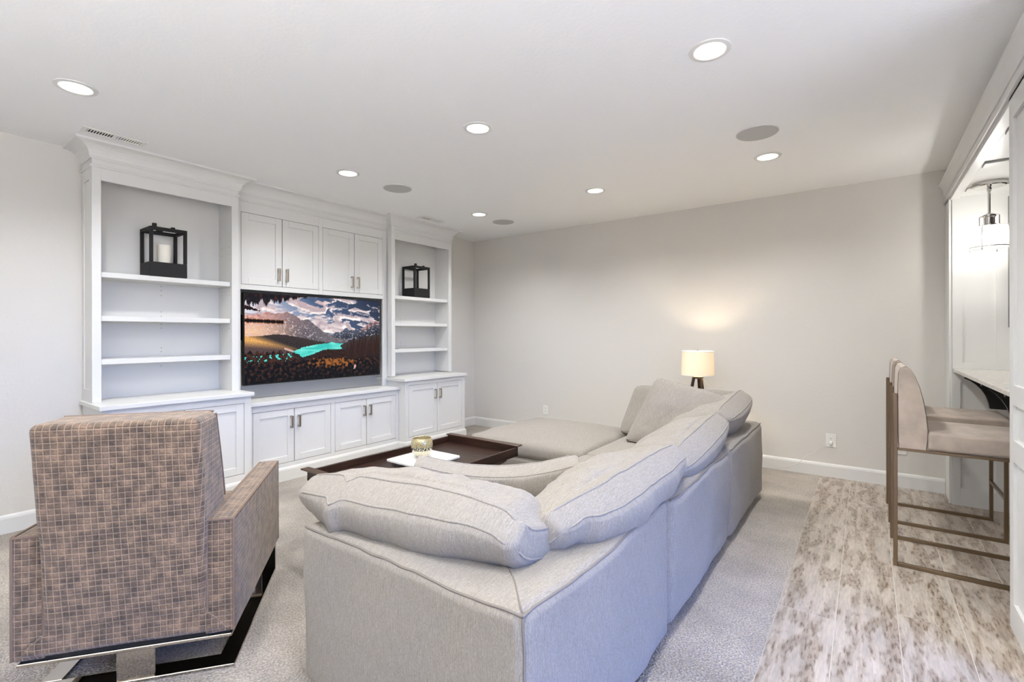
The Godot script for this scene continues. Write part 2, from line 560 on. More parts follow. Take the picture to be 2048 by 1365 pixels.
# mountain lake on the television
func landscape() -> ImageTexture:
	var w := 800
	var h := 450
	var cl := noise(101, 0.009, 5)
	var rk := noise(102, 0.030, 4)
	var fo := noise(103, 0.09, 3)
	var bl := noise(104, 0.020, 4)
	var fi := noise(105, 0.30, 2)
	var ridge := [[0, .245], [.06, .235], [.10, .225], [.145, .19], [.18, .225], [.21, .205], [.235, .22], [.265, .19], [.30, .22], [.335, .245], [.36, .285], [.405, .27], [.44, .31], [.48, .36], [.52, .415], [.57, .455], [.62, .49], [.66, .515], [1, .56]]
	var right := [[0, .6], [.52, .50], [.58, .455], [.62, .43], [.66, .42], [.71, .395], [.75, .40], [.80, .385], [.86, .36], [.90, .31], [.925, .275], [.945, .285], [.965, .265], [1, .29]]
	var slope := [[0, .475], [.10, .47], [.18, .452], [.25, .458], [.34, .485], [.45, .525], [.55, .555], [.62, .560], [.7, .56], [.8, .52], [.9, .48], [1, .45]]
	var lake := PackedVector2Array([Vector2(.30, .655), Vector2(.38, .605), Vector2(.47, .578), Vector2(.56, .563), Vector2(.585, .548), Vector2(.62, .563), Vector2(.68, .572), Vector2(.655, .60), Vector2(.67, .64), Vector2(.60, .655), Vector2(.52, .648), Vector2(.45, .69), Vector2(.37, .728), Vector2(.345, .69)])
	var trees := [[.715, .58, .03], [.745, .52, .035], [.77, .475, .04], [.80, .54, .035], [.82, .47, .04], [.845, .50, .035], [.87, .455, .045], [.90, .53, .04], [.925, .47, .045], [.95, .50, .04], [.975, .44, .045], [.995, .49, .04], [.79, .62, .05], [.855, .64, .05], [.94, .60, .05]]
	var data := PackedByteArray(); data.resize(w * h * 3)
	var line := func(l: Array, u: float) -> float:
		for i in l.size() - 1:
			if u <= l[i + 1][0]: return lerpf(l[i][1], l[i + 1][1], (u - l[i][0]) / (l[i + 1][0] - l[i][0]))
		return l[-1][1]
	for x in w:
		var u := x / float(w)
		var yr: float = line.call(ridge, u) + rk.get_noise_1d(x * 1.6) * 0.014
		var y2: float = line.call(right, u) + rk.get_noise_1d(x * 1.9 + 900) * 0.018
		var ys: float = line.call(slope, u) + fo.get_noise_1d(x * 1.1) * 0.006
		var yb := 0.76 + 0.02 * sin(u * 9.0) + bl.get_noise_1d(x * 3.0) * 0.05 + fo.get_noise_1d(x * 2.0) * 0.012
		var yp := 0.64 + (2.6 if u < 0.56 else 0.5) * pow(absf(u - 0.56), 1.6) + fi.get_noise_1d(x * 1.3) * 0.018
		var yl := 0.655 + bl.get_noise_1d(x * 2.0 + 70) * 0.05 + clampf(u - .27, 0, 1) * 1.1
		for y in h:
			var vv := y / float(h)
			var wx := cl.get_noise_2d(x * 0.7 + 300, y * 0.9) * 60.0
			var n1 := cl.get_noise_2d(x * 0.9 + wx, y * 2.0 + wx * 0.5)
			var c := Color8(78, 98, 132).lerp(Color8(38, 46, 64), clampf(u * 1.5 - .45 - vv, 0, 1))
			c = c.lerp(Color8(238, 232, 238), clampf(0.62 - u * 1.5 + vv * 1.1, 0, 0.95))
			var cover := 0.48 + 0.35 * clampf(vv / .4, 0, 1) - 0.5 * clampf((u - .66) * 3.0, 0, 1) * clampf(1.0 - vv / .27, 0, 1)
			var cw := smoothstep(0.40, 0.75, 0.5 + n1 * 1.1 + cover - 0.5)
			var lit := clampf(0.5 + cl.get_noise_2d(x * 0.9 + wx + 10, y * 2.0 + wx * 0.5 + 26) * 1.8, 0, 1)
			c = c.lerp(Color8(148, 134, 144).lerp(Color8(255, 238, 232), 1.0 - lit * 0.75), cw)
			c = c.lerp(Color8(232, 178, 172), 0.4 * cw * clampf(1.2 - vv * 7.0, 0, 1) * clampf(1.2 - absf(u - .45) * 6.0, 0, 1))
			var r1 := rk.get_noise_2d(x * 1.0 + y * 0.8, y * 1.9 - x * 0.5)
			var r2 := rk.get_noise_2d(x * 2.6 - y * 1.2, y * 2.0)
			var mixr := clampf(0.5 + r1 * 1.3 + r2 * 0.7, 0, 1)
			if vv > y2:
				var d := Color8(84, 90, 106).lerp(Color8(40, 42, 52), clampf((vv - y2) * 6.0 + .25 + r1, 0, 1))
				if u > .84: d = d.lerp(Color8(214, 134, 116), clampf(1.0 - (vv - y2) * 11.0, 0, 1) * clampf(.65 + r1 * 2.0, 0, 1))
				d = d.lerp(Color8(190, 192, 204), smoothstep(.72, .92, mixr) * .6)
				c = d
			if vv > yr and u < .72:
				var dep := clampf((vv - yr) * 3.2, 0, 1)
				var e := Color8(128, 118, 124).lerp(Color8(50, 50, 58), clampf(mixr * .55 + dep * .5, 0, 1))
				var warm := clampf(1.30 - u * 3.3 + (r1 + r2) * 0.6, 0, 1)
				e = e.lerp(Color8(232, 184, 168).lerp(Color8(172, 118, 114), mixr), warm)
				e = e.lerp(Color8(255, 220, 160), clampf(1.1 - Vector2((u - 0.02) * 3.2, (vv - .42) * 7.0).length(), 0, 1) * 0.45)
				e = e.lerp(Color8(226, 220, 224), smoothstep(.74, .92, mixr) * smoothstep(.0, .12, vv - yr) * .5)
				c = e
			if vv > ys:
				var f := fo.get_noise_2d(x * 2.0, y * 2.0)
				var g := Color8(82, 68, 62).lerp(Color8(34, 33, 40), clampf(.5 + f * 1.2 + (vv - ys) * 2.2, 0, 1))
				if u < .30 and vv > .535 + u * .28: g = Color8(46, 50, 66).lerp(Color8(128, 88, 66), clampf(.35 + fi.get_noise_2d(x * 1.1, y * 0.8) * 1.6, 0, 1))
				var glow := clampf(1.3 - u * 3.0 - absf(vv - (.498 + u * .40)) * 13.0, 0, 1)
				g = g.lerp(Color8(250, 184, 104), glow * clampf(.9 + f * 1.2, 0, 1))
				if absf(vv - (.60 + (u - .22) * .62)) < .012 and u > .245 and u < .31: g = Color8(196, 164, 156)
				c = g
			var q := Vector2(u, vv)
			if Geometry2D.is_point_in_polygon(q + Vector2(fo.get_noise_1d(y * 1.4), fo.get_noise_1d(x * 1.4)) * 0.008, lake):
				c = Color8(58, 186, 178).lerp(Color8(112, 222, 206), clampf(.4 + cl.get_noise_2d(x * .8, y * 6.0) * 1.6, 0, 1))
			var b1 := bl.get_noise_2d(x * 2.0, y * 2.0)
			if vv > yp and u > .40 and u < .84:
				c = Color8(30, 25, 26).lerp(Color8(86, 52, 40), clampf(.25 + fi.get_noise_2d(x * 1.2, y * 0.25) * 1.2 - (vv - yp), 0, 1))
			if u < 0.40 and vv > yl:
				c = Color8(74, 44, 36).lerp(Color8(22, 22, 26), clampf(.35 + b1 * 1.8 + (vv - yl) * 3.0, 0, 1))
				if b1 > 0.26 and absf(vv - .745 + u * .10) < 0.045 and u < .31: c = Color8(92, 206, 196)
			if u > .66:
				for tr in trees:
					var dv: float = vv - tr[1]
					if dv <= 0.0: continue
					var hw: float = minf(tr[2], 0.003 + dv * 0.09) * (0.72 + 0.45 * absf(sin(dv * 150.0)))
					var du: float = absf(u - tr[0])
					if du < hw: c = Color8(24, 23, 26).lerp(Color8(140, 74, 50), clampf(.20 + fi.get_noise_2d(x * 1.3, y * 1.3) * 1.0 + (u - tr[0]) * 9.0, 0, 1) * .85)
				if vv > .70 + (1.0 - u) * .3: c = c.lerp(Color8(24, 24, 28), clampf((vv - .70) * 6.0, 0, .7))
			if vv > yb:
				c = Color8(16, 19, 24).lerp(Color8(74, 46, 40), clampf(b1 * 1.6 + .32 - (vv - yb) * 1.8, 0, 1))
				c = c.lerp(Color8(168, 100, 46), clampf(1.05 - Vector2((u - .62) * 5.4, (vv - .80) * 15.0).length() + b1 * 1.2, 0, 0.85))
				if Vector2((u - .775) * 2.0, vv - .885 + (u - .775) * .8).length() < .022 + b1 * .03: c = Color8(196, 156, 152)
			var top := (0.115 + fo.get_noise_1d(x * 0.8) * 0.05 + bl.get_noise_1d(x * 1.5) * 0.10) * clampf(1.25 - u * 2.9, 0, 1)
			if vv < top + fi.get_noise_2d(x * .7, y * .7) * 0.02: c = Color8(18, 21, 27).lerp(Color8(72, 36, 36), clampf(b1 * 1.5 + .1, 0, 1))
			if u < .095 and absf(vv - (.155 + u * .40)) < .024 * (1.0 - u * 9.0) + fo.get_noise_2d(x, y) * 0.012: c = Color8(34, 22, 24)
			var tw := absf(vv - (.300 + u * .05)) - .016 - fo.get_noise_1d(x * 1.2) * 0.012
			if u < .24 and tw < 0.0: c = Color8(22, 17, 17)
			elif u < .245 and tw < .008: c = c.lerp(Color8(120, 64, 26), .6)
			var o := (y * w + x) * 3
			data[o] = c.r8; data[o + 1] = c.g8; data[o + 2] = c.b8
	return picture(w, h, data)

# ---------- soft furnishing ----------
# A boxed cushion. path: centre line from its bottom edge to its top edge in (out, y), out measured along `o_dir` from `origin`;
# length runs along `a_dir`; n is the side that turns up/front.
func cushion(t: Node3D, origin: Vector3, a_dir: Vector3, o_dir: Vector3, path: Array, length: float, t_mid: float, t_edge: float, opt := {}) -> void:
	var cv := Curve2D.new()
	for p in path: cv.add_point(p)
	for i in path.size():
		var tg := Vector2.ZERO
		if i > 0 and i < path.size() - 1: tg = (path[i + 1] - path[i - 1]) / 6.0
		elif i == 0: tg = (path[1] - path[0]) / 6.0
		else: tg = (path[i] - path[i - 1]) / 6.0
		cv.set_point_in(i, -tg)
		cv.set_point_out(i, tg)
	var H := cv.get_baked_length()
	var wr := noise(opt.get("seed", 1), 5.0, 3)
	var sag: float = opt.get("sag", 0.0)
	var amp: float = opt.get("wrinkle", 0.006)
	var flip: float = opt.get("flip", 1.0)
	var lift: Callable = opt.get("lift", func(_u, _v): return Vector3.ZERO)
	var belly: float = opt.get("belly", 0.0)
	var dents: Array = opt.get("dents", [])
	var put := func(p: Vector3) -> Vector3:
		var u := clampf(p.x / (length / 2), -1, 1)
		var vv := clampf(p.y / (H / 2), -1, 1)
		var w := p.z / (t_edge / 2)
		var pu := maxf(1.0 - pow(absf(u), 2.6), 0.0)
		var pv := maxf(1.0 - pow(absf(vv), 2.4), 0.0)
		var th := t_edge + (t_mid - t_edge) * pow(pu * pv, 0.55)
		# corners drawn in, edges between them bulging
		var x := p.x * (1.0 - 0.035 * vv * vv * vv * vv * absf(u))
		var d := (clampf(p.y * (1.0 - 0.05 * pow(absf(u), 4.0)), -H / 2, H / 2) + H / 2)
		var over := p.y - clampf(p.y, -H / 2, H / 2)
		var at := cv.sample_baked(d, true)
		var dn := cv.sample_baked(minf(d + 0.02, H), true) - cv.sample_baked(maxf(d - 0.02, 0.0), true)
		dn = dn.normalized()
		at += dn * over
		var nn := Vector2(-dn.y, dn.x) * flip
		var nz := wr.get_noise_3d(p.x * 1.0, d * 1.0, w * 0.15) * amp * 2.0 * (0.2 + 0.8 * pu * pv)
		var k := w * th / 2.0 + nz * signf(w)
		if w * flip > 0.0: k += signf(w) * belly * exp(-pow((vv - 0.72) / 0.26, 2.0)) * pow(pu, 0.7) * clampf(absf(w), 0, 1)
		for q in dents:
			var g := exp(-(pow((u - q[0]) / q[2], 2.0) + pow((vv - q[1]) / q[3], 2.0)))
			k -= q[4] * g * (1.0 if q.size() < 6 else clampf(0.5 + 0.5 * w * q[5], 0, 1))
		var pt := at + nn * k
		var o := origin + a_dir * x + o_dir * pt.x + Vector3(0, pt.y - origin.y, 0)
		o.y -= sag * (1.0 - u * u) * clampf((vv + 1.0) / 2.0, 0, 1)
		return o + lift.call(u, vv)
	var mb := MB.new()
	var r := minf(t_edge * 0.22, 0.02)
	mb.rounded(Vector3(length / 2, H / 2, t_edge / 2), r, 44, 26, 4, put, 3)
	part(t, "cover", mb.finish(180.0), M.sofa)
	var pp := MB.new()
	var e := r * 0.30
	for s in [-1.0, 1.0]:
		var loop := []
		var X := length / 2 - e
		var Y := H / 2 - e
		var Z: float = s * (t_edge / 2 - e)
		var rc := 0.03
		for i in 60: loop.append(put.call(Vector3(lerpf(-X + rc, X - rc, i / 59.0), Y, Z)))
		for i in 40: loop.append(put.call(Vector3(X, lerpf(Y - rc, -Y + rc, i / 39.0), Z)))
		for i in 60: loop.append(put.call(Vector3(lerpf(X - rc, -X + rc, i / 59.0), -Y, Z)))
		for i in 40: loop.append(put.call(Vector3(-X, lerpf(-Y + rc, Y - rc, i / 39.0), Z)))
		pp.tube(loop, 0.0042, 6, true)
	part(t, "piping", pp.finish(180.0), M.sofa)

# an upholstered block with soft edges; soft adds a little belly and noise
func block(t: Node3D, called: String, lo: Vector3, hi: Vector3, r: float, soft := 0.008, crown := 0.0, sd := 3, mt: Material = null) -> void:
	var c := (lo + hi) / 2.0
	var h := (hi - lo) / 2.0
	var wr := noise(sd, 2.2, 3)
	var put := func(p: Vector3) -> Vector3:
		var q := p / h
		var o := p + c
		var n := Vector3(wr.get_noise_3d(o.x, o.y, o.z), wr.get_noise_3d(o.x + 9, o.y, o.z), wr.get_noise_3d(o.x, o.y, o.z + 9)) * soft
		o += n
		if p.y > 0.0: o.y += crown * maxf(0.0, 1.0 - q.x * q.x) * maxf(0.0, 1.0 - q.z * q.z)
		return o
	var mb := MB.new()
	mb.rounded(h, r, maxi(4, int(h.x * 26)), maxi(4, int(h.y * 26)), maxi(4, int(h.z * 26)), put, 4)
	part(t, called, mb.finish(180.0), mt if mt else M.sofa)

func seam(t: Node3D, pts: Array, r := 0.0035, mt: Material = null) -> void:
	var mb := MB.new()
	mb.tube(pts, r, 6)
	part(t, "seam", mb.finish(180.0), mt if mt else M.piping)

# ---------- cabinets ----------
func pull(parent: Node3D, x: float, y0: float, y1: float, z: float) -> void:
	var mb := MB.new()
	mb.box(x + 0.024, x + 0.034, y0, y1, z - 0.008, z + 0.008, 0.002)
	for y in [y0 + 0.008, y1 - 0.008]:
		mb.box(x, x + 0.026, y - 0.008, y + 0.008, z - 0.008, z + 0.008, 0.0015)
	part(parent, "handle", mb.finish(), M.nickel, "brushed nickel bar handle")

# shaker door lying in the plane x = front face
func shaker(t: Node3D, x: float, y0: float, y1: float, z0: float, z1: float, rail := 0.056, inset := 0.009) -> MeshInstance3D:
	var mb := MB.new()
	var a := minf(z0, z1) + 0.0028
	var b := maxf(z0, z1) - 0.0028
	y0 += 0.003; y1 -= 0.003
	var c := 0.0015
	mb.box(x - 0.02, x, y0, y1, a, a + rail, c)
	mb.box(x - 0.02, x, y0, y1, b - rail, b, c)
	mb.box(x - 0.02, x, y0, y0 + rail, a + rail, b - rail, c)
	mb.box(x - 0.02, x, y1 - rail, y1, a + rail, b - rail, c)
	mb.box(x - 0.018, x - inset, y0 + rail - 0.004, y1 - rail + 0.004, a + rail - 0.004, b - rail + 0.004, 0.0)
	return part(t, "door", mb.finish(), M.white)

# cabinet carcass with a flush face frame; doors: [z0, z1] openings, all from y0 to y1
func carcass(t: Node3D, xf: float, ya: float, yb: float, za: float, zb: float, y0: float, y1: float, doors: Array) -> void:
	var mb := MB.new()
	var c := 0.0015
	var z := za
	var edges := []
	for d in doors: edges.append(d)
	edges.append([zb, zb])
	for d in edges:
		if absf(d[0] - z) > 0.004: mb.box(xf - 0.02, xf, ya, yb, d[0], z, c)
		z = d[1]
	for d in doors:
		mb.box(xf - 0.02, xf, ya, y0, d[0], d[1], 0.0)
		mb.box(xf - 0.02, xf, y1, yb, d[0], d[1], 0.0)
	mb.box(XW + 0.002, xf - 0.02, ya, yb, za - 0.018, za, 0.0)
	mb.box(XW + 0.002, xf - 0.02, ya, yb, zb, zb + 0.018, 0.0)
	mb.box(XW + 0.002, xf - 0.02, ya, ya + 0.018, za - 0.018, zb + 0.018, 0.0)
	mb.box(XW + 0.002, xf - 0.02, yb - 0.018, yb, za - 0.018, zb + 0.018, 0.0)
	mb.box(XW + 0.002, XW + 0.01, ya, yb, za - 0.018, zb + 0.018, 0.0)
	part(t, "body", mb.finish(), M.white)

# open bookcase tower standing on a countertop
func tower(label: String, za: float, zb: float, holes_z: Array) -> void:
	var xf := -4.114
	var t := thing("bookcase", label, "bookcase", Vector3((XW + xf) / 2, 0.797, (za + zb) / 2), "open bookcase towers of the built-in")
	var ia := za - 0.049
	var ib := zb + 0.052
	var mb := MB.new()
	var y0 := 0.797
	var yt := 2.43
	mb.box(xf - 0.02, xf, y0, yt, za, ia, 0.0015)
	mb.box(xf - 0.02, xf, y0, yt, zb, ib, 0.0015)
	mb.box(xf - 0.02, xf, 2.284, yt, ia, ib, 0.0)
	mb.box(XW + 0.002, xf - 0.02, y0, yt, za - 0.006, ia, 0.0)
	mb.box(XW + 0.002, xf - 0.02, y0, yt, zb + 0.006, ib, 0.0)
	mb.box(XW + 0.002, xf - 0.02, 2.36, yt, ia, ib, 0.0)
	# side panels with a shaker frame on the outside
	for s in [[za, 1.0], [zb, -1.0]]:
		var z: float = s[0]
		var q: float = z - 0.006 * s[1]
		mb.box(XW + 0.002, XW + 0.05, y0, yt, z, q, 0.0)
		mb.box(xf - 0.065, xf - 0.02, y0, yt, z, q, 0.0)
		mb.box(XW + 0.05, xf - 0.065, y0, y0 + 0.085, z, q, 0.0)
		mb.box(XW + 0.05, xf - 0.065, 2.29, yt, z, q, 0.0)
	part(t, "body", mb.finish(), M.white)
	var bp := MB.new()
	bp.box(XW + 0.002, XW + 0.008, y0, 2.36, ia, ib, 0.0)
	part(t, "back_panel", bp.finish(), M.shelf_white)
	for y in [1.674, 1.378, 1.084]:
		var sb := MB.new()
		sb.box(XW + 0.01, xf - 0.018, y - 0.036, y, ia - 0.003, ib + 0.003, 0.002)
		part(t, "shelf", sb.finish(), M.white)
	var hb := MB.new()
	for z in holes_z:
		for y in [1.62, 1.59, 1.55, 1.425, 1.39, 1.33, 1.30, 1.15, 1.12, 1.04, 1.01, 1.93, 1.9, 1.86]:
			hb.tube([Vector3(XW + 0.008, y, z), Vector3(XW + 0.0088, y, z)], 0.0028, 8)
	for x in [xf - 0.05, XW + 0.07]:
		for y in [1.60, 1.57, 1.96, 1.90, 1.30, 1.02]:
			hb.tube([Vector3(x, y, ib), Vector3(x, y, ib + 0.0008)], 0.003, 8)
	part(t, "shelf_pin_holes", hb.finish(), M.hole).set_meta("kind", "stuff")

func counter(label: String, xf: float, ytop: float, th: float, za: float, zb: float, overhang_a: float, overhang_b: float) -> void:
	var mb := MB.new()
	mb.box(XW + 0.002, xf, ytop - th, ytop, za + overhang_a, zb - overhang_b, 0.003)
	var o := single("countertop", mb.finish(), M.white)
	tag(o, label, "countertop", "white countertops of the built-in")

func built_in() -> void:
	# lower cabinets: left (one pair of doors), middle (two pairs), right (one pair)
	var t := thing("base_cabinet", "white two-door base cabinet behind the velvet armchair, under the left bookcase tower", "cabinet", Vector3(-4.13, 0.0, -1.335), "white base cabinets of the built-in")
	carcass(t, -3.9, 0.0, 0.766, -0.893, -1.81, 0.165, 0.715, [[-0.945, -1.35], [-1.35, -1.758]])
	for d in [[-0.945, -1.35, -1.31], [-1.35, -1.758, -1.39]]:
		pull(shaker(t, -3.9, 0.165, 0.715, d[0], d[1]), -3.9, 0.535, 0.64, d[2])
	t = thing("media_cabinet", "long low white media cabinet with four doors beneath the television", "cabinet", Vector3(-4.18, 0.0, -2.6))
	carcass(t, -4.0, 0.0, 0.664, -1.812, -3.376, 0.15, 0.61, [[-1.868, -2.22], [-2.22, -2.573], [-2.615, -2.968], [-2.968, -3.338]])
	for d in [[-1.868, -2.22, -2.187], [-2.22, -2.573, -2.256], [-2.615, -2.968, -2.935], [-2.968, -3.338, -3.003]]:
		pull(shaker(t, -4.0, 0.15, 0.61, d[0], d[1]), -4.0, 0.445, 0.55, d[2])
	t = thing("base_cabinet", "white two-door base cabinet at the room corner, under the right bookcase tower", "cabinet", Vector3(-4.13, 0.0, -3.84), "white base cabinets of the built-in")
	carcass(t, -3.9, 0.0, 0.751, -3.378, -4.306, 0.152, 0.707, [[-3.425, -3.845], [-3.845, -4.255]])
	for d in [[-3.425, -3.845, -3.808], [-3.845, -4.255, -3.882]]:
		pull(shaker(t, -3.9, 0.152, 0.707, d[0], d[1]), -3.9, 0.53, 0.637, d[2])
	counter("thick white countertop ledge below the left bookcase tower", -3.872, 0.797, 0.03, -0.893, -1.81, 0.018, 0.014)
	counter("long white countertop under the television, lowest of the three", -3.972, 0.694, 0.03, -1.812, -3.376, -0.001, -0.001)
	counter("white countertop ledge below the right bookcase tower", -3.872, 0.781, 0.03, -3.378, -4.306, 0.03, 0.016)
	# towers
	tower("tall white bookcase tower at the left, its black lantern holding a candle", -0.891, -1.812, [-1.352])
	tower("tall white bookcase tower in the corner, its black lantern empty", -3.376, -4.304, [-3.70])
	# niche behind the television and the cabinet over it
	t = thing("wall_cabinet", "white four-door wall cabinet above the television", "cabinet", Vector3(-4.27, 1.63, -2.594))
	carcass(t, -4.19, 1.63, 2.43, -1.813, -3.375, 1.672, 2.278, [[-1.864, -2.215], [-2.215, -2.569], [-2.61, -2.964], [-2.964, -3.318]])
	for d in [[-1.864, -2.215, -2.178], [-2.215, -2.569, -2.252], [-2.61, -2.964, -2.928], [-2.964, -3.318, -3.0]]:
		pull(shaker(t, -4.19, 1.672, 2.278, d[0], d[1]), -4.19, 1.72, 1.835, d[2])
	var mb := MB.new()
	mb.box(-4.21, -4.19, 0.694, 1.63, -1.813, -1.86, 0.0015)
	mb.box(XW + 0.002, -4.21, 0.694, 1.63, -1.813, -1.83, 0.0)
	part(t, "side_stile", mb.finish(), M.white)
	mb = MB.new()
	mb.box(-4.21, -4.19, 0.694, 1.63, -3.318, -3.375, 0.0015)
	mb.box(XW + 0.002, -4.21, 0.694, 1.63, -3.358, -3.375, 0.0)
	part(t, "side_stile", mb.finish(), M.white)
	mb = MB.new()
	mb.box(XW + 0.002, XW + 0.006, 0.694, 1.63, -1.83, -3.358, 0.0)
	part(t, "niche_panel", mb.finish(), M.shaded_wall, "back of the television niche, its wall paint darkened for the shade there")
	# crown moulding and its lower bead follow the steps of the towers
	var path := [Vector2(XW, -0.891), Vector2(-4.114, -0.891), Vector2(-4.114, -1.812), Vector2(-4.19, -1.812), Vector2(-4.19, -3.376), Vector2(-4.114, -3.376), Vector2(-4.114, -4.304), Vector2(XW, -4.304)]
	var prof := [Vector2(0, 2.42), Vector2(0.008, 2.42), Vector2(0.012, 2.43), Vector2(0.016, 2.433)]
	for i in 7:
		var a := i / 6.0
		prof.append(Vector2(0.016 + 0.078 * (1.0 - cos(a * PI / 2)), 2.436 + 0.074 * sin(a * PI / 2)))
	prof.append_array([Vector2(0.098, 2.512), Vector2(0.102, 2.5245), Vector2(0, 2.5245)])
	mb = MB.new()
	mb.moulding(prof, path, 1.0)
	mb.moulding([Vector2(0, 2.366), Vector2(0.008, 2.366), Vector2(0.012, 2.371), Vector2(0.012, 2.377), Vector2(0.006, 2.383), Vector2(0, 2.383)], path, 1.0)
	struct("trim_1", mb.finish(), M.white, "white crown moulding stepping along the top of the built-in")
	var low := [Vector2(XW, -0.893), Vector2(-3.9, -0.893), Vector2(-3.9, -1.81), Vector2(-4.0, -1.81), Vector2(-4.0, -3.378), Vector2(-3.9, -3.378), Vector2(-3.9, -4.306), Vector2(XW, -4.306)]
	mb = MB.new()
	mb.moulding([Vector2(0, 0), Vector2(0.013, 0), Vector2(0.013, 0.092), Vector2(0.009, 0.105), Vector2(0.004, 0.112), Vector2(0, 0.114)], low, 1.0)
	struct("trim_2", mb.finish(), M.white, "white baseboard along the foot of the built-in cabinets")

# ---------- the shell ----------
func shell() -> void:
	var mb := MB.new()
	mb.box(XW - 0.12, 2.92, -0.12, -0.0012, ZW - 0.12, 1.92, 0.0)
	var fl := struct("floor", mb.finish(), M.grout, "floor of beige carpet and wood-look tile planks")
	mb = MB.new()
	mb.box(XW, -0.331, -0.004, 0.0, ZW, 1.8, 0.0)
	part(fl, "carpet", mb.finish(), M.carpet, "light beige cut-pile carpet")
	# tile planks 0.219 m apart, running towards the back wall, staggered
	rng.seed = 5
	var starts := [-2.511, -1.9, -2.735, -2.2, -2.9, -2.45, -2.0, -2.7, -2.3, -1.95, -2.6, -2.1, -2.8, -2.4, -2.05]
	for row in 15:
		var x0 := -0.330 + row * 0.2185
		if x0 > 2.75: break
		var z0: float = starts[row]
		while z0 < 1.8: z0 += 1.22
		while z0 > ZW:
			var za := minf(z0, 1.8) - 0.0015
			var zb := maxf(z0 - 1.22, ZW) + 0.0015
			z0 -= 1.22
			if za - zb < 0.03: continue
			if x0 > XB + 0.35 and za < -2.55: continue
			var off := Vector2(rng.randf(), rng.randf())
			var up := 1.0 if rng.randf() < 0.5 else -1.0
			mb = MB.new()
			mb.box(x0 + 0.0015, x0 + 0.217, -0.004, 0.0, zb, za, 0.0012)
			var xa := x0
			part(fl, "floor_tile", mb.finish(0.0, func(p, _n): return Vector2((p.x - xa) / 0.2185 * up + off.x, p.z / 1.22 * up + off.y)), M["tile%d" % (rng.randi() % 3)])
	# walls
	mb = MB.new()
	mb.box(XW - 0.12, XW, 0, CH, ZW - 0.12, 1.92, 0.0)
	struct("wall_left", mb.finish(), M.wall, "warm off-white wall behind the built-in")
	mb = MB.new()
	mb.box(XW, 2.92, 0, CH, ZW - 0.12, ZW, 0.0)
	struct("wall_back", mb.finish(), M.wall, "plain warm off-white wall behind the sectional")
	mb = MB.new()
	mb.box(XW - 0.12, 2.92, CH, CH + 0.12, ZW - 0.12, 1.92, 0.0)
	struct("ceiling", mb.finish(), M.ceiling, "flat white ceiling")
	mb = MB.new()
	mb.box(XW, 2.92, 0, CH, 1.8, 1.92, 0.0)
	struct("wall_front", mb.finish(), M.wall, "wall behind the viewpoint")
	# outer wall out of view at the right; its unseen glazed door lights the sofa
	mb = MB.new()
	mb.box(2.8, 2.92, 0, CH, ZW, -2.3, 0.0)
	mb.box(2.8, 2.92, 0, CH, 0.7, 1.8, 0.0)
	mb.box(2.8, 2.92, 2.15, CH, -2.3, 0.7, 0.0)
	struct("wall_right", mb.finish(), M.wall, "outer wall out of view at the right around the unseen glazed door")
	mb = MB.new()
	for z in [-2.3, -1.33, -0.33, 0.64]: mb.box(2.83, 2.89, 0.0, 2.15, z, z + 0.06, 0.003)
	mb.box(2.83, 2.89, 2.09, 2.15, -2.3, 0.7, 0.003)
	mb.box(2.83, 2.89, 0.0, 0.06, -2.3, 0.7, 0.003)
	var win := struct("unseen_window_1", mb.finish(), M.white, "unseen wide glazed door out of view at the right, placed to daylight the sofa")
	for z in [-2.24, -1.27, -0.27]:
		mb = MB.new()
		mb.box(2.857, 2.861, 0.06, 2.09, z, z + 0.91, 0.0)
		part(win, "pane", mb.finish(), M.glass)
	# baseboards
	var bp := [Vector2(0, 0), Vector2(0.013, 0), Vector2(0.013, 0.092), Vector2(0.009, 0.105), Vector2(0.004, 0.112), Vector2(0, 0.116)]
	mb = MB.new()
	mb.moulding(bp, [Vector2(XW, -4.32), Vector2(XW, ZW)], 1.0)
	mb.moulding(bp, [Vector2(XW, 1.8), Vector2(XW, -0.91)], 1.0)
	struct("baseboard_left", mb.finish(), M.white, "white baseboard along the left wall")
	mb = MB.new()
	mb.moulding(bp, [Vector2(XW, ZW), Vector2(XB - 0.002, ZW)], 1.0)
	struct("baseboard_back", mb.finish(), M.white, "white baseboard along the back wall")

# framed panel on a wall: raised stiles and rails; axis "x" lies in a plane of constant x, else constant z
func framed(mb: MB, in_x: bool, face: float, out: float, a0: float, a1: float, y0: float, y1: float, panels: Array) -> void:
	# panels: [a0, a1, y0, y1] recesses; everything else is raised by out
	var ys := [y0, y1]
	for p in panels: ys.append(p[2]); ys.append(p[3])
	ys.sort()
	for i in ys.size() - 1:
		var ya: float = ys[i]
		var yb: float = ys[i + 1]
		if yb - ya < 0.001: continue
		var hole := []
		for p in panels:
			if p[2] <= ya + 0.0005 and p[3] >= yb - 0.0005: hole = p
		var spans := [[a0, a1]] if hole.is_empty() else [[a0, hole[0]], [hole[1], a1]]
		for s in spans:
			if in_x: mb.box(face, face + out, ya, yb, s[0], s[1], 0.0)
			else: mb.box(s[0], s[1], ya, yb, face, face + out, 0.0)

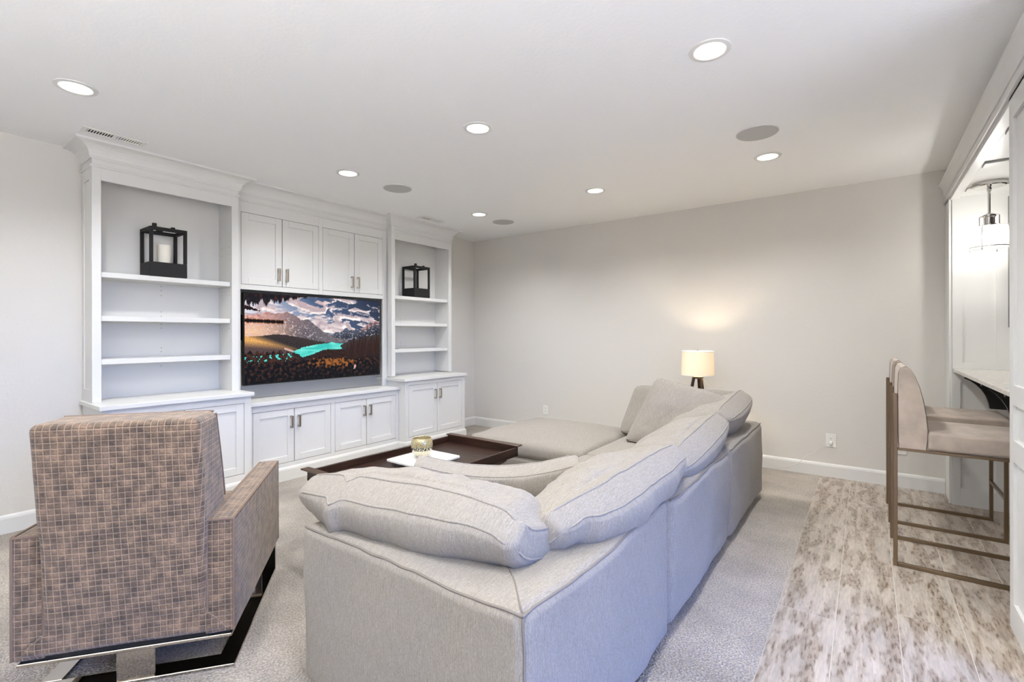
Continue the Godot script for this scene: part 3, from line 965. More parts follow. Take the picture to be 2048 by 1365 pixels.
func bar() -> void:
	# stub of wall by the back corner, header, column and the paneled recess behind them
	var zc := -2.91   # far edge of the column
	var ze := -2.45   # near edge of the column
	var zp := -4.735  # end panel of the recess
	var xr := 0.80    # back of the recess
	var mb := MB.new()
	for q in [["wall_stub", XB + 0.012, xr + 0.1, 0, CH, ZW, zp, "short white wall between the bar recess and the back corner"], ["wall_column", XB + 0.012, xr + 0.1, 0, CH, zc, ze, "white column at the right edge"], ["wall_header", XB + 0.012, xr + 0.1, 2.24, CH, zp, zc, "white bulkhead over the bar recess"], ["wall_recess", xr, xr + 0.1, 0, 2.24, zp, zc, "white back of the bar recess"], ["wall_side", xr + 0.1, 2.8, 0, CH, ze - 0.12, ze, "wall beyond the column"]]:
		mb = MB.new()
		mb.box(q[1], q[2], q[3], q[4], q[5], q[6], 0.0)
		struct(q[0], mb.finish(), M.white, q[7])
	mb = MB.new()
	# casing of the stub, with small steps at its foot
	mb.box(XB, XB + 0.012, 0, 2.26, ZW, zp - 0.02, 0.002)
	mb.box(XB - 0.006, XB + 0.012, 0.0, 2.26, zp - 0.03, zp, 0.002)
	framed(mb, false, zp, 0.012, XB + 0.012, xr, 0, 2.24, [[0.556, 0.73, 1.036, 2.04], [0.545, 0.725, 0.81, 0.9], [0.545, 0.725, 0.128, 0.81]])
	struct("trim_3", mb.finish(), M.white, "white paneled end of the bar recess and its casing")
	mb = MB.new()
	var zs := zc
	framed(mb, true, XB + 0.012, -0.012, zs, ze, 0, 2.26, [[zs + 0.06, ze - 0.06, 1.033, 2.15], [zs + 0.06, ze - 0.06, 0.803, 0.949], [zs + 0.06, ze - 0.06, 0.118, 0.713]])
	struct("trim_4", mb.finish(), M.white, "white paneled column face at the right edge")
	# header with crown and bead
	mb = MB.new()
	mb.box(XB, XB + 0.012, 2.24, 2.42, ZW, ze, 0.0)
	mb.moulding([Vector2(0, 2.315), Vector2(0.006, 2.315), Vector2(0.010, 2.330), Vector2(0.012, 2.345), Vector2(0.022, 2.37), Vector2(0.03, 2.385), Vector2(0.036, 2.392), Vector2(0.036, 2.406), Vector2(0, 2.41)], [Vector2(XB, ZW), Vector2(XB, ze)], 1.0)
	mb.moulding([Vector2(0, 2.25), Vector2(0.012, 2.25), Vector2(0.012, 2.258), Vector2(0.004, 2.272), Vector2(0, 2.275)], [Vector2(XB, ZW), Vector2(XB, ze)], 1.0)
	mb.box(XB, XB + 0.05, 2.226, 2.24, zp, zc, 0.002)
	# coffer strips under the recess ceiling
	for z in [-4.55, -3.95, -3.35]:
		mb.box(XB + 0.06, xr, 2.228, 2.24, z, z + 0.1, 0.002)
	struct("trim_5", mb.finish(), M.white, "white crown moulding over the bar recess")
	# dark tall panel on the back of the recess
	mb = MB.new()
	mb.box(xr - 0.012, xr, 1.29, 2.2, zp + 0.014, -3.5, 0.003)
	var o := single("wall_panel", mb.finish(), M.dark_panel)
	tag(o, "dark tall panel glimpsed at the back of the bar recess by the column", "panel")
	# stone counter and its curved supports
	mb = MB.new()
	mb.box(0.503, xr, 0.968, 0.993, zp + 0.012, zc, 0.003)
	o = single("bar_counter", mb.finish(), M.marble)
	tag(o, "grey-veined stone bar counter above the stool seats", "counter")
	var k := 0
	for z in [-4.30, -3.72, -3.15]:
		mb = MB.new()
		var poly := [Vector2(xr, 0.967), Vector2(0.51, 0.967), Vector2(0.512, 0.955), Vector2(0.54, 0.94), Vector2(0.567, 0.917), Vector2(0.592, 0.885), Vector2(0.611, 0.848), Vector2(0.624, 0.805), Vector2(0.63, 0.768), Vector2(xr, 0.765)]
		poly.reverse()
		mb.prism(poly, Vector3.RIGHT, Vector3.UP, Vector3(0, 0, z), Vector3(0, 0, z + 0.035))
		o = single("counter_bracket", mb.finish(30.0), M.black)
		tag(o, ["black curved bracket under the counter against the paneled end", "black curved bracket under the counter over the far stool", "black curved bracket under the counter over the near stool"][k], "bracket", "black brackets under the bar counter")
		k += 1
	# pendant
	var px := 0.648
	var pz := -4.40
	var t := thing("pendant_lamp", "small chrome pendant lamp with a clear glass cylinder over the bar counter", "pendant lamp", Vector3(px, 2.24, pz))
	mb = MB.new()
	mb.lathe(Vector3(px, 0, pz), [Vector2(0, 2.212), Vector2(0.078, 2.212), Vector2(0.085, 2.218), Vector2(0.085, 2.24), Vector2(0, 2.24)], 40)
	part(t, "canopy", mb.finish(35.0), M.chrome)
	mb = MB.new()
	mb.tube([Vector3(px, 2.214, pz), Vector3(px, 2.03, pz)], 0.0065, 12)
	mb.lathe(Vector3(px, 0, pz), [Vector2(0, 2.185), Vector2(0.011, 2.185), Vector2(0.012, 2.2), Vector2(0.009, 2.213), Vector2(0, 2.213)], 16)
	part(t, "rod", mb.finish(35.0), M.chrome)
	mb = MB.new()
	mb.lathe(Vector3(px, 0, pz), [Vector2(0, 1.955), Vector2(0.034, 1.955), Vector2(0.034, 1.966), Vector2(0.027, 1.97), Vector2(0.027, 2.012), Vector2(0.033, 2.016), Vector2(0.033, 2.028), Vector2(0.02, 2.033), Vector2(0.01, 2.042), Vector2(0, 2.042)], 28)
	part(t, "socket", mb.finish(35.0), M.chrome)
	mb = MB.new()
	for i in 4:
		var a := TAU * i / 4 + 0.5
		var d := Vector3(cos(a), 0, sin(a))
		var c := Vector3(px, 0, pz)
		mb.tube([c + Vector3(0, 2.024, 0), c + d * 0.046 + Vector3(0, 2.024, 0), c + d * 0.05 + Vector3(0, 2.018, 0), c + d * 0.05 + Vector3(0, 1.965, 0), c + d * 0.055 + Vector3(0, 1.957, 0), c + d * 0.094 + Vector3(0, 1.952, 0), c + d * 0.097 + Vector3(0, 1.945, 0), c + d * 0.097 + Vector3(0, 1.806, 0)], 0.0024, 6)
		mb.lathe(c + d * 0.097, [Vector2(0, 1.792), Vector2(0.006, 1.796), Vector2(0.006, 1.806), Vector2(0, 1.81)], 10)
	var ring := []
	for i in 40: ring.append(Vector3(px + cos(TAU * i / 40) * 0.097, 1.816, pz + sin(TAU * i / 40) * 0.097))
	mb.tube(ring, 0.0035, 8, true)
	part(t, "cage", mb.finish(50.0), M.chrome)
	mb = MB.new()
	mb.lathe(Vector3(px, 0, pz), [Vector2(0.092, 1.815), Vector2(0.092, 1.94), Vector2(0.086, 1.95), Vector2(0.036, 1.953)], 40)
	part(t, "glass_shade", mb.finish(40.0), M.seeded)
	mb = MB.new()
	mb.lathe(Vector3(px, 0, pz), [Vector2(0, 1.85), Vector2(0.02, 1.857), Vector2(0.031, 1.88), Vector2(0.028, 1.905), Vector2(0.015, 1.93), Vector2(0.013, 1.955), Vector2(0, 1.957)], 20)
	part(t, "bulb", mb.finish(60.0), M.bulb)
	var l := OmniLight3D.new()
	l.name = "pendant_glow"
	l.position = Vector3(px, 1.885, pz)
	l.light_color = rgb8(250, 248, 244)
	l.light_energy = 0.13
	l.light_size = 0.03
	l.omni_range = 8.0
	l.omni_attenuation = 2.0
	l.shadow_enabled = true
	add_child(l)

func stool() -> Node3D:
	var za := -3.295
	var zb := -3.745
	var t := thing("bar_stool", "nearer taupe suede bar stool with a bronze sled frame, its seat under the counter", "bar stool", Vector3(0.4, 0.0, -3.52), "taupe bar stools at the counter")
	for z in [za - 0.01, zb + 0.01]:
		var mb := MB.new()
		var r := 0.0095
		mb.box(0.113, 0.132, 0.0, 0.927, z - r, z + r, 0.002)
		mb.box(0.132, 0.66, 0.0, 0.02, z - r, z + r, 0.002)
		mb.box(0.655, 0.674, 0.0, 0.64, z - r, z + r, 0.002)
		part(t, "side_frame", mb.finish(), M.bronze)
	var mb2 := MB.new()
	mb2.box(0.656, 0.673, 0.25, 0.27, zb + 0.02, za - 0.02, 0.002)
	part(t, "footrest", mb2.finish(), M.bronze)
	mb2 = MB.new()
	mb2.box(0.656, 0.673, 0.618, 0.637, zb + 0.02, za - 0.02, 0.002)
	mb2.box(0.132, 0.66, 0.622, 0.637, za - 0.019, za - 0.003, 0.002)
	mb2.box(0.132, 0.66, 0.622, 0.637, zb + 0.003, zb + 0.019, 0.002)
	part(t, "seat_rail", mb2.finish(), M.bronze)
	var wr := noise(8, 4.0, 2)
	var mb3 := MB.new()
	mb3.rounded(Vector3(0.225, 0.048, 0.222), 0.018, 10, 3, 10, func(p: Vector3) -> Vector3:
		var q := p + Vector3(0.478, 0.685, -3.52)
		if p.y > 0: q.y += 0.012 * (1 - pow(p.x / 0.225, 2)) * (1 - pow(p.z / 0.222, 2))
		return q + Vector3.UP * wr.get_noise_3d(q.x, q.y, q.z) * 0.004)
	part(t, "seat", mb3.finish(180.0), M.suede)
	# back: profile swept across the stool with rounded side edges
	var prof := [Vector2(.137, .637), Vector2(.134, .72), Vector2(.133, .85), Vector2(.134, .98), Vector2(.137, 1.04), Vector2(.147, 1.068), Vector2(.166, 1.074), Vector2(.186, 1.06), Vector2(.205, 1.02), Vector2(.222, .97), Vector2(.238, .90), Vector2(.25, .82), Vector2(.257, .74), Vector2(.255, .69), Vector2(.25, .637)]
	var cen := Vector2(0.19, 0.85)
	var rings := []
	for s in [[0.0, 0.9], [0.004, 0.955], [0.012, 0.985], [0.025, 1.0], [0.22, 1.0], [0.415, 1.0], [0.428, 0.985], [0.436, 0.955], [0.44, 0.9]]:
		var ring := []
		for p in prof:
			var q: Vector2 = p
			q.x = cen.x + (q.x - cen.x) * (1.0 - (1.0 - s[1]) * 0.5)
			q.y = minf(q.y, 1.074 - (1.0 - s[1]) * 0.12)
			ring.append(Vector3(q.x, q.y, za - 0.004 - s[0]))
		rings.append(ring)
	var mb4 := MB.new()
	for i in rings.size() - 1:
		for k in prof.size():
			var k2 := (k + 1) % prof.size()
			mb4.quad(rings[i][k2], rings[i][k], rings[i + 1][k], rings[i + 1][k2])
	for e in [[0, 1], [rings.size() - 1, 0]]:
		var rr: Array = rings[e[0]]
		var m := Vector3.ZERO
		for p in rr: m += p / rr.size()
		for k in rr.size():
			var k2 := (k + 1) % rr.size()
			if e[1]: mb4.tri(m, rr[k], rr[k2])
			else: mb4.tri(m, rr[k2], rr[k])
	part(t, "backrest", mb4.finish(50.0), M.suede)
	for z in [za - 0.006, zb + 0.004]:
		var sp := []
		for k in range(0, prof.size()): sp.append(Vector3(cen.x + (prof[k].x - cen.x) * 1.0, prof[k].y - 0.002, z + (-0.006 if z > -3.5 else 0.006)))
		seam(t, sp, 0.0022, M.seam)
	return t

func copy_of(src: Node3D, at: Vector3, label: String) -> Node3D:
	var c: Node3D = src.duplicate()
	c.name = src.name
	add_child(c, true)
	c.position = at
	c.set_meta("label", label)
	return c

# ---------- ceiling fittings ----------
func downlight_proto() -> Node3D:
	var t := thing("downlight", "", "ceiling light", Vector3(0, CH, 0), "recessed round ceiling lights")
	base_of[t] = Vector3.ZERO
	var mb := MB.new()
	mb.lathe(Vector3.ZERO, [Vector2(0.066, -0.004), Vector2(0.07, -0.007), Vector2(0.088, -0.004), Vector2(0.09, 0.0), Vector2(0.066, 0.0)], 48)
	part(t, "trim_ring", mb.finish(30.0), M.white)
	mb = MB.new()
	mb.lathe(Vector3.ZERO, [Vector2(0, -0.0035), Vector2(0.067, -0.0035), Vector2(0.067, -0.0005), Vector2(0, -0.0005)], 40)
	part(t, "lens", mb.finish(30.0), M.led)
	var l := SpotLight3D.new()
	l.name = "downlight_glow"
	l.position = Vector3(0, -0.03, 0)
	l.rotation.x = -PI / 2
	l.spot_angle = 75.0
	l.spot_angle_attenuation = 0.9
	l.light_size = 0.05
	l.light_color = DOWN_COLOR
	l.light_energy = DOWN
	l.spot_range = 12.0
	l.spot_attenuation = 2.0
	l.shadow_enabled = true
	t.add_child(l)
	return t

func ceiling_things() -> void:
	var p := downlight_proto()
	var names := [
		[-3.27, -0.646, "recessed ceiling light at the upper left, before the left bookcase tower"],
		[-3.29, -2.27, "recessed ceiling light before the wall cabinet, left of a round ceiling speaker"],
		[-3.31, -3.885, "recessed ceiling light farthest back, in the corner before the right bookcase tower"],
		[-1.93, -2.255, "recessed ceiling light over the coffee table in the middle of the ceiling"],
		[-1.935, -3.86, "recessed ceiling light above the ottoman near the back wall"],
		[-0.565, -2.26, "largest, nearest recessed ceiling light at the upper right"],
		[-0.572, -3.865, "recessed ceiling light beside the largest ceiling speaker, towards the bar"],
		[-1.93, -0.64, "recessed ceiling light above the frame's top edge over the armchair side"],
		[-0.56, -0.64, "recessed ceiling light just before the viewpoint, out of the picture"]]
	for i in names.size():
		var o: Node3D = p if i == 0 else copy_of(p, Vector3.ZERO, "")
		o.position = Vector3(names[i][0], CH, names[i][1])
		o.set_meta("label", names[i][2])
	var sp := thing("ceiling_speaker", "round grey ceiling speaker at the right, the largest of three", "speaker", Vector3(-0.557, CH, -3.37), "round ceiling speakers")
	base_of[sp] = Vector3.ZERO
	var mb := MB.new()
	mb.lathe(Vector3.ZERO, [Vector2(0, -0.006), Vector2(0.117, -0.006), Vector2(0.12, -0.003), Vector2(0.12, 0), Vector2(0, 0)], 48)
	part(sp, "grille", mb.finish(30.0), M.speaker)
	mb = MB.new()
	mb.lathe(Vector3.ZERO, [Vector2(0.12, -0.004), Vector2(0.124, -0.004), Vector2(0.125, 0), Vector2(0.12, 0)], 48)
	part(sp, "rim", mb.finish(30.0), M.white)
	copy_of(sp, Vector3(-3.291, CH, -2.768), "round grey ceiling speaker before the wall cabinet doors, the middle one of three")
	copy_of(sp, Vector3(-3.315, CH, -4.312), "round grey ceiling speaker in the far corner, the smallest of three")
	var k := 0
	for z in [-0.955, -3.74]:
		var xc := -3.885
		var v := thing("ceiling_vent", ["white slotted ceiling vent over the left bookcase tower", "white slotted ceiling vent over the right bookcase tower"][k], "vent", Vector3(xc, CH, z), "ceiling vents by the crown moulding")
		k += 1
		mb = MB.new()
		var hl := 0.165
		mb.box(xc - 0.06, xc + 0.06, CH - 0.001, CH - 0.0005, z - hl + 0.01, z + hl - 0.01, 0.0)
		part(v, "duct", mb.finish(), M.slot)
		mb = MB.new()
		mb.box(xc - 0.06, xc - 0.033, CH - 0.006, CH, z - hl, z + hl, 0.002)
		mb.box(xc + 0.033, xc + 0.06, CH - 0.006, CH, z - hl, z + hl, 0.002)
		mb.box(xc - 0.035, xc + 0.035, CH - 0.006, CH, z - hl, z - hl + 0.028, 0.002)
		mb.box(xc - 0.035, xc + 0.035, CH - 0.006, CH, z + hl - 0.028, z + hl, 0.002)
		mb.box(xc - 0.035, xc + 0.035, CH - 0.006, CH, z - 0.011, z + 0.011, 0.002)
		part(v, "frame", mb.finish(), M.plastic)
		for i in 20:
			if i == 10: continue
			var zz: float = z - hl + 0.028 + (i + 0.5) * (2 * hl - 0.056) / 20.0
			mb = MB.new()
			var sw := 0.0028 if i >= 10 else 0.0044
			mb.box(xc - 0.034, xc + 0.034, CH - 0.0024, CH - 0.0012, zz - sw, zz + sw, 0.0)
			part(v, "slat", mb.finish(), M.plastic)

# two fill lamps added behind the viewpoint, out of view, brighten the ceiling
func fill_uplights() -> void:
	for q in [[-1.6, 1.35, 1.2, "black fill uplight added behind the viewpoint, on the carpet, to brighten the ceiling"], [0.4, 0.75, 3.9, "black fill uplight added behind the viewpoint, on the tiles, to brighten the ceiling"]]:
		var c := Vector3(q[0], 0, q[1])
		var t := thing("fill_uplight", q[3], "fill lamp", c, "added fill uplights behind the viewpoint")
		var mb := MB.new()
		mb.lathe(c, [Vector2(0, 0), Vector2(0.15, 0), Vector2(0.15, 0.015), Vector2(0.02, 0.025), Vector2(0, 0.025)], 32)
		part(t, "base", mb.finish(35.0), M.black)
		mb = MB.new()
		mb.tube([c + Vector3(0, 0.02, 0), c + Vector3(0, 1.60, 0)], 0.012, 12)
		part(t, "pole", mb.finish(35.0), M.black)
		mb = MB.new()
		mb.lathe(c, [Vector2(0, 1.58), Vector2(0.03, 1.58), Vector2(0.12, 1.63), Vector2(0.17, 1.69), Vector2(0.166, 1.69), Vector2(0.115, 1.636), Vector2(0, 1.60)], 36)
		part(t, "shade", mb.finish(35.0), M.plastic)
		mb = MB.new()
		mb.lathe(c, [Vector2(0, 1.60), Vector2(0.02, 1.61), Vector2(0.035, 1.64), Vector2(0.02, 1.67), Vector2(0, 1.675)], 16)
		part(t, "bulb", mb.finish(60.0), M.bulb)
		var l := OmniLight3D.new()
		l.name = "fill_uplight_glow"
		l.position = c + Vector3(0, 1.645, 0)
		l.light_color = FILL_UPLIGHT_COLOR
		l.light_energy = q[2]
		l.light_size = 0.03
		l.omni_range = 12.0
		l.omni_attenuation = 2.0
		l.shadow_enabled = true
		add_child(l)

# ---------- small things ----------
func lantern(label: String, z0: float, z1: float) -> Node3D:
	var x1 := -4.128
	var x0 := -4.34
	var y := 1.6745
	var t := thing("lantern", label, "lantern", Vector3((x0 + x1) / 2, y, (z0 + z1) / 2), "black lanterns on the bookcase shelves")
	var mb := MB.new()
	mb.box(x0, x1, y, y + 0.105, z0, z1, 0.003)
	part(t, "base", mb.finish(), M.matte_black)
	var w := 0.021
	for x in [[x0, x0 + w], [x1 - w, x1]]:
		for z in [[z0, z0 - w], [z1 + w, z1]]:
			mb = MB.new()
			mb.box(x[0], x[1], y + 0.105, y + 0.335, z[0], z[1], 0.002)
			part(t, "post", mb.finish(), M.matte_black)
	mb = MB.new()
	for x in [[x0, x0 + w], [x1 - w, x1]]: mb.box(x[0], x[1], y + 0.335, y + 0.36, z0, z1, 0.002)
	for z in [[z0, z0 - w], [z1 + w, z1]]: mb.box(x0 + w, x1 - w, y + 0.335, y + 0.36, z[0], z[1], 0.002)
	part(t, "top_frame", mb.finish(), M.matte_black)
	mb = MB.new()
	var zm := (z0 + z1) / 2
	mb.box(x1 - 0.03, x1 - 0.008, y + 0.36, y + 0.385, z0 - 0.02, z0 - 0.045, 0.002)
	mb.box(x1 - 0.03, x1 - 0.008, y + 0.36, y + 0.372, z1 + 0.075, z1 + 0.1, 0.002)
	mb.box(x0 + 0.008, x0 + 0.03, y + 0.36, y + 0.372, zm - 0.02, zm + 0.02, 0.002)
	part(t, "handle_lug", mb.finish(), M.matte_black)
	return t

func outlet(label: String, x: float, y: float, plugged: bool) -> void:
	var t := thing("wall_outlet", label, "outlet", Vector3(x, y, ZW), "white wall outlets on the back wall")
	var mb := MB.new()
	mb.box(x - 0.037, x + 0.037, y - 0.057, y + 0.057, ZW, ZW + 0.006, 0.003)
	part(t, "cover_plate", mb.finish(), M.plastic)
	for s in [-1, 1]:
		mb = MB.new()
		var ring := []
		for i in 20:
			var a := TAU * i / 20
			ring.append(Vector2(cos(a) * 0.017, clampf(sin(a) * 0.017, -0.0135, 0.0135)))
		mb.prism(ring, Vector3.RIGHT, Vector3.UP, Vector3(x, y + s * 0.0195, ZW + 0.005), Vector3(x, y + s * 0.0195, ZW + 0.0085))
		var rec := part(t, "receptacle", mb.finish(), M.plastic)
		if plugged and s < 0: continue
		mb = MB.new()
		mb.box(x - 0.0075, x - 0.0055, y + s * 0.0195 - 0.001, y + s * 0.0195 + 0.007, ZW + 0.0083, ZW + 0.009, 0.0)
		mb.box(x + 0.0055, x + 0.0075, y + s * 0.0195 - 0.001, y + s * 0.0195 + 0.007, ZW + 0.0083, ZW + 0.009, 0.0)
		mb.tube([Vector3(x, y + s * 0.0195 - 0.007, ZW + 0.0083), Vector3(x, y + s * 0.0195 - 0.007, ZW + 0.009)], 0.0024, 8)
		part(rec, "slots", mb.finish(), M.hole)

func television() -> void:
	var t := thing("television", "large flat television showing a turquoise mountain lake, mounted in the niche", "television", Vector3(-4.25, 0.818, -2.60))
	var xf := -4.2
	var y0 := 0.818
	var y1 := 1.612
	var za := -1.888
	var zb := -3.29
	var mb := MB.new()
	mb.box(xf - 0.035, xf, y0, y1, za, zb, 0.004)
	part(t, "housing", mb.finish(), M.black)
	mb = MB.new()
	var e := 0.008
	var a := za - e
	var b := zb + e
	mb.quad(Vector3(xf + 0.0008, y0 + e, a), Vector3(xf + 0.0008, y0 + e, b), Vector3(xf + 0.0008, y1 - e, b), Vector3(xf + 0.0008, y1 - e, a))
	var m := mat(rgb8(8, 8, 9), 0.25)
	m.metallic_specular = 0.2
	m.emission_enabled = true
	m.emission = Color.BLACK
	m.emission_texture = landscape()
	m.emission_energy_multiplier = 0.62
	part(t, "screen", mb.finish(0.0, func(p, _n): return Vector2((a - p.z) / (a - b), (y1 - e - p.y) / (y1 - y0 - 2 * e))), m)
	mb = MB.new()
	mb.box(XW + 0.006, xf - 0.035, 1.05, 1.4, -2.3, -2.9, 0.003)
	mb.box(XW + 0.006, XW + 0.05, 1.2, 1.42, -1.842, -2.3, 0.003)
	part(t, "wall_mount", mb.finish(), M.matte_black)

func coffee_table() -> void:
	var t := thing("coffee_table", "dark brown tray-top coffee table before the sectional", "coffee table", Vector3(-2.31, 0.0, -2.14))
	var x0 := -2.645
	var x1 := -1.975
	var z0 := -1.545
	var z1 := -2.735
	var yt := 0.458
	var yf := 0.408
	var mb := MB.new()
	mb.box(x0, x1, yf - 0.015, yf, z0, z1, 0.001)
	part(t, "tray_floor", mb.finish(), M.wood)
	for s in [[x0, x0 + 0.016], [x1 - 0.016, x1]]:
		mb = MB.new()
		mb.box(s[0], s[1], yf - 0.018, yt - 0.006, z0, z1, 0.002)
		part(t, "side_wall", mb.finish(), M.wood)
	for s in [[z0, z0 - 0.016, 1.0], [z1 + 0.016, z1, -1.0]]:
		mb = MB.new()
		mb.box(x0, x1, yf - 0.018, yt, s[0], s[1], 0.002)
		part(t, "end_wall", mb.finish(), M.wood)
		# flat lip along the top of each end
		mb = MB.new()
		var zo: float = z0 + 0.035 if s[2] > 0 else z1 - 0.035
		var zi: float = z0 - 0.018 if s[2] > 0 else z1 + 0.018
		mb.box(x0 - 0.012, x1 + 0.012, yt, yt + 0.009, zo, zi, 0.003)
		part(t, "lip", mb.finish(), M.lip, "flat brown lip along the tray end")
	# crossed legs below each end and a stretcher
	for z in [z0 - 0.09, z1 + 0.09]:
		for s in [0, 1]:
			mb = MB.new()
			var a := Vector3(x0 + 0.04, yf - 0.018, z + s * 0.02 - 0.01)
			var b := Vector3(x1 - 0.04, 0.0, z + s * 0.02 - 0.01)
			if s: 
				a.x = x1 - 0.04; b.x = x0 + 0.04
			var d := (b - a).normalized()
			var n := Vector3(-d.y, d.x, 0) * 0.022
			var q := Vector3(0, 0, 0.009)
			var p := [a + n, a - n, b - n, b + n]
			var pl := []
			for w in p: pl.append(Vector2(w.x, clampf(w.y, 0.0, yf - 0.016)))
			if not Geometry2D.is_polygon_clockwise(PackedVector2Array(pl)): pass
			else: pl.reverse()
			mb.prism(pl, Vector3.RIGHT, Vector3.UP, Vector3(0, 0, a.z) - q, Vector3(0, 0, a.z) + q)
			part(t, "leg", mb.finish(), M.legwood)
	for xa in [x1 - 0.075, x0 + 0.045]:
		mb = MB.new()
		mb.box(xa, xa + 0.03, yf - 0.05, yf - 0.016, z0 - 0.1, z1 + 0.1, 0.002)
		part(t, "apron_rail", mb.finish(), M.legwood)
	# serving board on small feet, bowl on it
	var b2 := thing("serving_board", "square white marble serving board lying in the tray", "board", Vector3(-2.32, yf, -2.165))
	mb = MB.new()
	mb.box(-2.482, -2.16, yf + 0.022, yf + 0.04, -1.992, -2.338, 0.004)
	part(b2, "slab", mb.finish(), M.board)
	for x in [-2.45, -2.19]:
		for z in [-2.025, -2.305]:
			mb = MB.new()
			mb.lathe(Vector3(x, yf, z), [Vector2(0, 0), Vector2(0.012, 0), Vector2(0.012, 0.022), Vector2(0, 0.022)], 14)
			part(b2, "foot", mb.finish(35.0), M.nickel)
	var by := yf + 0.04
	mb = MB.new()
	var prof := [Vector2(0, 0), Vector2(0.026, 0.0), Vector2(0.034, 0.004), Vector2(0.05, 0.018), Vector2(0.062, 0.038), Vector2(0.069, 0.062), Vector2(0.0705, 0.085), Vector2(0.067, 0.108), Vector2(0.061, 0.124), Vector2(0.0585, 0.1265), Vector2(0.056, 0.124), Vector2(0.062, 0.106), Vector2(0.0655, 0.085), Vector2(0.064, 0.062), Vector2(0.056, 0.038), Vector2(0.04, 0.016), Vector2(0.0, 0.008)]
	mb.lathe(Vector3(-2.335, by, -2.162), prof, 48)
	var o := single("votive_bowl", mb.finish(50.0, func(p, _n): return Vector2(atan2(p.z + 2.162, p.x + 2.335) / TAU, 1.0 - clampf((p.y - by) / 0.1265, 0.0, 1.0))), M.mercury)
	tag(o, "round mercury glass bowl in silver and gold on the white board", "bowl")

